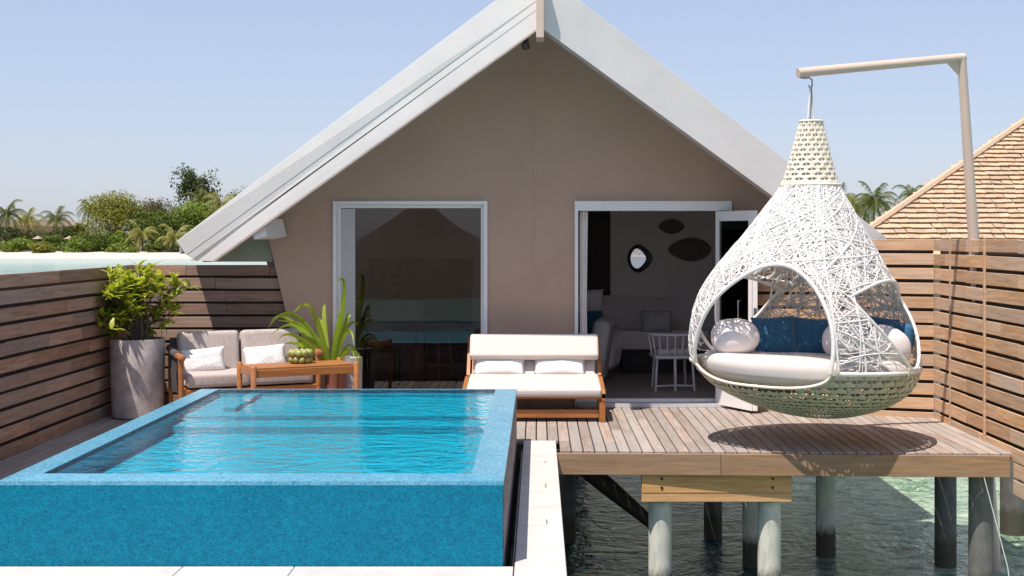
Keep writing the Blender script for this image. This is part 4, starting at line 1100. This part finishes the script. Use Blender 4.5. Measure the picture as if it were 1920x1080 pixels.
p2 = thing('small_planter', (-2.05, 14.0, 0), 'narrow weathered grey planter topped with white gravel behind the table', 'planter')
MB().lathe([(.115, 0), (.118, .30), (.122, .60), (.108, .60), (.106, .56)], n=32, cap=False).build('pot', M['concrete'], p2, smooth=50)
MB().lathe([(0, .585), (.108, .58)], n=24, cap=False).build('gravel', M['gravel'], p2)
mb = MB()
for i in range(50): a = random.uniform(0, 6.28); r_ = .1*random.random()**.5; ball(mb, (r_*math.cos(a), r_*math.sin(a), .595), random.uniform(.008, .015), 6, 4)
tag(mb.build('pebbles', M['gravel'], p2, smooth=180), kind='stuff')
p3 = thing('clay_planter', (-2.20, 13.86, 0), 'terracotta pot behind the sofa arm holding the lily', 'planter')
MB().lathe([(.09, 0), (.12, .5), (.125, .52), (.105, .52), (.10, .47)], n=28, cap=False).build('pot', plain('terracotta', (.28, .10, .06), .8), p3, smooth=50)
MB().lathe([(0, .48), (.104, .485)], n=24, cap=False).build('soil', M['soil'], p3)
lily = thing('strap_leaf_lily', (-2.20, 13.86, .48), 'lily with long arching bright green strap leaves beside the window', 'plant')
def strap(P, w, n=18):
    """P: control points relative to the base"""
    P = [Vector(p) for p in P]; mb = MB(); pts = []
    for i in range(n+1):
        u = i/n; Q = P[:]
        while len(Q) > 1: Q = [a.lerp(b, u) for a, b in zip(Q[:-1], Q[1:])]
        pts.append(Q[0])
    for i, p in enumerate(pts):
        u = i/n; t = (pts[min(i+1, n)]-pts[max(i-1, 0)]).normalized(); s_ = t.cross(Vector((.25, 1, .15))); 
        s_ = s_.normalized() if s_.length > .05 else Vector((0, 0, 1))
        nrm = s_.cross(t); ww = .74*w/2*(.55+.6*math.sin(math.pi*min(1, u*1.15+.05))) * (1 if u < .72 else max(.02, (1-u)/.28)**.7)
        s2 = (s_*.8+nrm*.45*math.sin(u*5+w*60)).normalized()
        mb.v += [tuple(p-s2*ww+nrm*ww*.3), tuple(p), tuple(p+s2*ww+nrm*ww*.3)]
    for i in range(n): a = 3*i; mb.f += [(a, a+3, a+4, a+1), (a+1, a+4, a+5, a+2)]
    return mb
def lp(px, py, dy=0):
    Y = 13.86+dy; v = PT(px, py, Y); return v-Vector((-2.20, 13.86, .48))
L_ = [([(624, 690), (630, 640), (640, 590), (655, 530), (648, 500), (628, 535)], .085, -.1),
      ([(618, 690), (606, 640), (590, 580), (576, 530), (560, 590), (548, 585)], .080, -.2),
      ([(616, 690), (590, 610), (545, 560), (520, 590), (503, 614)], .055, -.3),
      ([(616, 690), (590, 640), (560, 585), (530, 610), (508, 627)], .05, .0),
      ([(614, 692), (575, 620), (545, 600), (520, 575), (506, 606)], .055, .1),
      ([(618, 690), (590, 655), (560, 630), (548, 650)], .045, -.3),
      ([(622, 690), (640, 620), (665, 560), (655, 590), (650, 612)], .055, -.2),
      ([(624, 690), (636, 650), (652, 590), (662, 620), (664, 652)], .05, -.35),
      ([(624, 692), (640, 660), (655, 645), (664, 660), (667, 678)], .045, -.3),
      ([(626, 690), (645, 640), (668, 620), (676, 680), (671, 716)], .04, -.25),
      ([(620, 690), (612, 640), (604, 600), (600, 590), (585, 600)], .05, .15),
      ([(622, 690), (625, 640), (634, 600), (640, 585), (632, 590)], .055, .05),
      ([(617, 692), (600, 660), (575, 655), (560, 662)], .04, -.15),
      ([(620, 690), (600, 625), (570, 600), (540, 604), (520, 600)], .05, -.1),
      ([(621, 690), (610, 640), (600, 575), (612, 555), (606, 580)], .055, .2), ([(622, 690), (628, 640), (650, 600), (668, 595), (672, 612)], .045, .1),
      ([(618, 692), (590, 650), (556, 622), (530, 618), (520, 640)], .05, -.35), ([(623, 690), (632, 630), (646, 570), (650, 550), (640, 560)], .06, .1),
      ([(616, 692), (584, 664), (566, 640), (540, 636), (528, 650)], .045, .2), ([(625, 692), (644, 664), (664, 640), (676, 660), (680, 690)], .04, .05)]
for P, w, dy in L_:
    n_ = len(P); strap([lp(x_, y_, dy*(i/(n_-1))) for i, (x_, y_) in enumerate(P)], w).build('leaf', M['leaf_lily'], lily, smooth=180)

# ------------------------------------------------------------------ vegetation on the island
def frond_into(mb, base, az, el, L_, droop, wl, n=14):
    """one palm frond: bent midrib with hanging leaflets"""
    p = Vector(base); d = Vector((math.cos(az)*math.cos(el), math.sin(az)*math.cos(el), math.sin(el))); st = L_/n; side = Vector((-math.sin(az), math.cos(az), 0))
    prev = p.copy()
    for i in range(n):
        d = (d+Vector((0, 0, -droop/n*(1+i*.12)))).normalized(); q = prev+d*st; u = (i+.5)/n
        mb.add([prev-side*.04, prev+side*.04, q+side*.03, q-side*.03], [(0, 1, 2, 3)])
        ll = wl*math.sin(math.pi*min(1, .12+u*.86))**.7
        for s_ in (-1, 1):
            for h_ in (0, .5):
                b_ = prev.lerp(q, h_); tdir = (side*s_*.75+d*.45+Vector((0, 0, -.55-random.random()*.4))).normalized()
                tip = b_+tdir*ll*random.uniform(.8, 1.1); mb.add([b_, b_+d*st*.42, tip], [(0, 1, 2)])
        prev = q
def palm(x, y, z0, h, L_, nf, label, mat='frond', lean=0, seed=0, el0=-.35):
    random.seed(seed); root = thing('palm_tree', (x, y, z0), label, 'palm tree')
    top_ = Vector((lean, 0, h)); mb = MB(); mb.tube([(0, 0, -.5), (lean*.3, 0, h*.4), (lean*.7, 0, h*.75), top_], [.24, .17, .14, .12], 8); mb.build('trunk', M['bark'], root, smooth=60)
    for k in range(nf):
        mb = MB(); az = k*2.399+random.uniform(-.2, .2); el = el0+1.75*(k/nf)+random.uniform(-.1, .1)
        frond_into(mb, top_, az, min(el, 1.45), L_*random.uniform(.85, 1.1), random.uniform(1.1, 1.9), L_*.26); mb.build('frond', M[mat], root)
def bush(name, cat, x, y, z0, w, h, d, mat, label, n=1600, lf=.22, seed=0, trunk=False, lobes=7, gap=.0):
    random.seed(seed); root = thing(name, (x, y, z0), label, cat); mb = MB(); B = []
    if not trunk: w *= 1.38; h *= 1.38 if h > 5 else 1.2; n = int(n*1.9); lobes = 12
    for k in range(lobes):
        a = random.uniform(0, 6.28); q = random.uniform(.15, .62); zc = random.uniform(.12, .74) if trunk == False else random.uniform(.45, .85)
        B.append((Vector((w/2*q*math.cos(a), d/2*q*math.sin(a), h*zc)), random.uniform(.28, .48)))
    B.append((Vector((0, 0, h*(.45 if not trunk else .65))), .55))
    tr = MB()
    for c, r_ in B: tr.tube([(0, 0, -.3), c*.45+Vector((0, 0, .05*h)), c], [max(.05, w*.015), w*.01, w*.004], 6)
    tr.build('branches' if not trunk else 'trunk', M['bark'], root, smooth=60)
    for k in range(n):
        c, r_ = random.choice(B); v = Vector((random.gauss(0, 1), random.gauss(0, 1), random.gauss(.1, 1))).normalized()
        rr_ = r_*(random.random()**.35)*(1+.35*noise.noise(v*2.5+c)); p = c+Vector((v.x*w/2*rr_*1.1, v.y*d/2*rr_*1.1, v.z*h/2*rr_*1.05))
        if p.z < .02*h: p.z = random.uniform(0, .12)*h
        if gap and noise.noise(p*.55+Vector((seed, 0, 0))) > .28-gap: continue
        t = (v+Vector((random.gauss(0, .7), random.gauss(0, .7), random.gauss(0, .7)))).normalized(); s_ = t.orthogonal().normalized(); s_ = Matrix.Rotation(random.uniform(0, 6.28), 3, t) @ s_; w_ = t.cross(s_)
        a = lf*random.uniform(.6, 1.4); mb.add([p-s_*a, p-w_*a*.45, p+s_*a, p+w_*a*.45], [(0, 1, 2, 3)])
    tag(mb.build('foliage' if not trunk else 'crown', M[mat], root), kind='stuff')
def gp(px, Y): return (px-1010)*Y/2400
def hp(py, Y): return H-(py-443)*Y/2400
# palms (pixel column, crown row, distance)
for (px, py, Y, L_, nf, mat, lean, sd, lbl) in (
        (8, 402, 214, 4.4, 22, 'frond', .5, 1, 'tall coconut palm at the far left of the island'),
        (56, 413, 226, 4.0, 20, 'frond_y', -.4, 2, 'palm with yellowed fronds above the thatched roof on the island'),
        (103, 412, 222, 4.2, 20, 'frond', .3, 3, 'dark palm rising between thatched roof and round yellow green trees'),
        (163, 389, 226, 3.4, 18, 'frond', .3, 4, 'palm crown poking up behind the large yellow green tree'),
        (288, 402, 226, 3.0, 16, 'frond', .2, 5, 'small palm crown behind the green tree mass in the island middle'),
        (268, 440, 207, 3.8, 18, 'frond_y', -.3, 6, 'low young palm with yellow stems on the beach edge'),
        (322, 448, 205, 4.2, 18, 'frond_y', .3, 7, 'low spreading palm beside the roof tip on the beach'),
        (372, 378, 218, 4.2, 20, 'frond', .4, 8, 'palm in front of the tall dark island tree'),
        (410, 384, 216, 4.6, 18, 'frond_y', .3, 9, 'palm with drooping fronds right of the tall dark tree')):
    zt = hp(py, Y); palm(gp(px, Y), Y, -.4, zt+.4, L_, nf, lbl, mat, lean, sd)
for (px, py, Y, L_, nf, mat, lean, sd, lbl) in (
        (1636, 380, 185, 5.0, 26, 'frond', .3, 11, 'large coconut palm between the hanging chair and the shingle roof'),
        (1608, 392, 190, 4.6, 22, 'frond_y', -.3, 12, 'palm with golden fronds just right of the hanging chair'),
        (1700, 366, 195, 3.8, 20, 'frond', .8, 13, 'wind blown palm behind the hip edge of the shingle roof'),
        (1576, 372, 200, 3.6, 16, 'frond', .2, 14, 'palm mostly hidden behind the crown of the hanging chair'),
        (1672, 404, 200, 4.0, 18, 'frond', .2, 15, 'low palm at the foot of the shingle roof edge')):
    zt = hp(py, Y); palm(gp(px, Y), Y, -.4, zt+.4, L_, nf, lbl, mat, lean, sd)
for (px, py0, py1, w_, Y, mat, n_, sd, lbl, tr) in (
        (215, 385, 475, 150, 214, 'leaf_a', 5200, 21, 'broad yellow green tree in the middle of the island', False),
        (285, 392, 470, 70, 218, 'leaf_e', 2200, 22, 'thin brownish tree behind the broad yellow green one', False),
        (128, 418, 470, 70, 216, 'leaf_c', 2200, 23, 'dark green bush under the palm left of the yellow green tree', False),
        (45, 430, 474, 110, 214, 'leaf_c', 2800, 24, 'dark hedge like bush below the thatched roof', False),
        (90, 440, 476, 60, 210, 'leaf_b', 1500, 25, 'mid green bush left of centre on the beach edge', False),
        (28, 448, 477, 60, 207, 'leaf_d', 1500, 26, 'bright green bush at the far left of the beach', False),
        (76, 456, 481, 44, 203, 'leaf_a', 1300, 27, 'round olive bush standing forward on the sand', False),
        (120, 452, 474, 60, 208, 'leaf_b', 1300, 28, 'low green bush between olive bush and yellow green tree', False),
        (148, 444, 483, 44, 203, 'leaf_d', 1500, 29, 'bright bush standing on the sand below the yellow green tree', False),
        (182, 440, 476, 60, 206, 'leaf_b', 1700, 30, 'rounded green bush right of the bright one on sand', False),
        (222, 433, 468, 46, 206, 'leaf_d', 1300, 31, 'leafy sea almond bush with spreading bright leaves', False),
        (212, 459, 481, 30, 202, 'leaf_d', 800, 32, 'small bright bush at the water side of the beach', False),
        (238, 463, 481, 36, 202, 'leaf_d', 800, 33, 'low bright bush touching the small one on the sand', False),
        (292, 458, 479, 40, 204, 'leaf_b', 1100, 34, 'dark low bush beneath the young palms', False),
        (320, 400, 474, 110, 214, 'leaf_b', 4200, 35, 'large mid green tree left of the roof tip', False),
        (372, 398, 474, 90, 212, 'leaf_d', 3200, 36, 'bright green tree partly behind the white roof edge', False),
        (322, 460, 480, 46, 204, 'leaf_c', 1100, 37, 'dark shrub at the roof tip on the beach', False),
        (1600, 400, 440, 60, 192, 'leaf_c', 1500, 38, 'dark bush below the palms right of the hanging chair', False),
        (1700, 400, 440, 90, 200, 'leaf_b', 1800, 39, 'green thicket behind the shingle roof hip', False),
        (-70, 420, 474, 140, 214, 'leaf_b', 2400, 41, 'green tree group left of the picture edge', False),
        (450, 370, 474, 110, 226, 'leaf_b', 2000, 42, 'green tree whose top shows just above the white roof edge', False)):
    h_ = hp(py0, Y)-hp(py1, Y); w2 = w_*Y/2400
    bush('beach_bush' if h_ < 4.6 else 'broadleaf_tree', 'bush' if h_ < 4.6 else 'tree', gp(px, Y), Y, max(hp(py1, Y), WZ+.1), w2, h_, min(w2, 9), mat, lbl, int(n_*1.35), .20, sd)
# tall dark feathery tree
Yt = 222; bush('casuarina_tree', 'tree', gp(368, Yt), Yt, -.6, 96*Yt/2400, hp(318, Yt)+.6, 7, 'leaf_c', 'tallest dark feathery tree on the island left of the roof', 9000, .24, 51, True, 16, .12)
# woodland that closes the island behind the villa
random.seed(77); mb = MB()
for k in range(60):
    cx_ = -48+k*1.85+random.uniform(-1, 1); cyy = random.uniform(203, 216); hh = random.uniform(3.4, 6.2); ww = random.uniform(2.4, 4.2)
    for q in range(260):
        v = Vector((random.gauss(0, 1), random.gauss(0, 1), random.gauss(0, 1))).normalized()*random.random()**.3
        p = Vector((cx_+v.x*ww, cyy+v.y*3, -.9+hh*.5+v.z*hh*.52)); t = Vector((random.gauss(0, 1), random.gauss(0, 1), random.gauss(0, 1))).normalized()
        s_ = t.orthogonal().normalized(); w_ = t.cross(s_); a_ = random.uniform(.2, .42); mb.add([p-s_*a_, p-w_*a_*.5, p+s_*a_, p+w_*a_*.5], [(0, 1, 2, 3)])
tag(mb.build('woodland', M['leaf_b']), 'green woodland on the island hidden mostly behind the villa', 'woodland', kind='stuff')
# thatched beach building and parasols
tb = thing('thatched_beach_house', (gp(50, 232), 232, -.5), 'long low thatched roof among the island palms', 'house')
MB().prism([(-9, 4.2), (9, 4.2), (7.5, 5.4), (-7.5, 5.4)], 'y', -3, 3).build('roof', M['thatch_pink'], tb); MB().box((0, 0, 2.1), (16, 5, 4.2)).build('wall', M['wall'], tb)
for px, lb_ in ((71, 'pale thatched beach parasol above the olive bush'), (130, 'pale thatched beach parasol beside the bright bush')):
    q = thing('beach_parasol', (gp(px, 209), 209, -.6), lb_, 'parasol'); MB().lathe([(.9, 2.1), (.4, 2.35), (.03, 2.6)], n=14).build('canopy', M['thatch_pink'], q, smooth=50); MB().tube([(0, 0, -.3), (0, 0, 2.7)], .06, 6).build('pole', M['bark'], q)

GROUPS = {'slat_fence': 'slat fences around the deck', 'pile': 'concrete piles under the deck', 'palm_tree': 'palms on the island', 'beach_bush': 'bushes along the beach',
          'broadleaf_tree': 'broadleaf trees on the island', 'square_pillow': 'dark blue cushions in the hanging chair', 'round_pillow': 'round pillows in the hanging chair',
          'chevron_cushion': 'chevron cushions on the sofa', 'lumbar_pillow': 'white pillows on the lounger', 'wall_basket': 'woven baskets on the room wall',
          'dining_chair': 'dining chairs behind the window', 'beach_parasol': 'thatched parasols on the beach', 'bed_pillow': 'pillows on the bed'}
for o in list(COL.objects):
    k = o.name.split('.')[0]
    if o.parent is None and k in GROUPS: o['group'] = GROUPS[k]
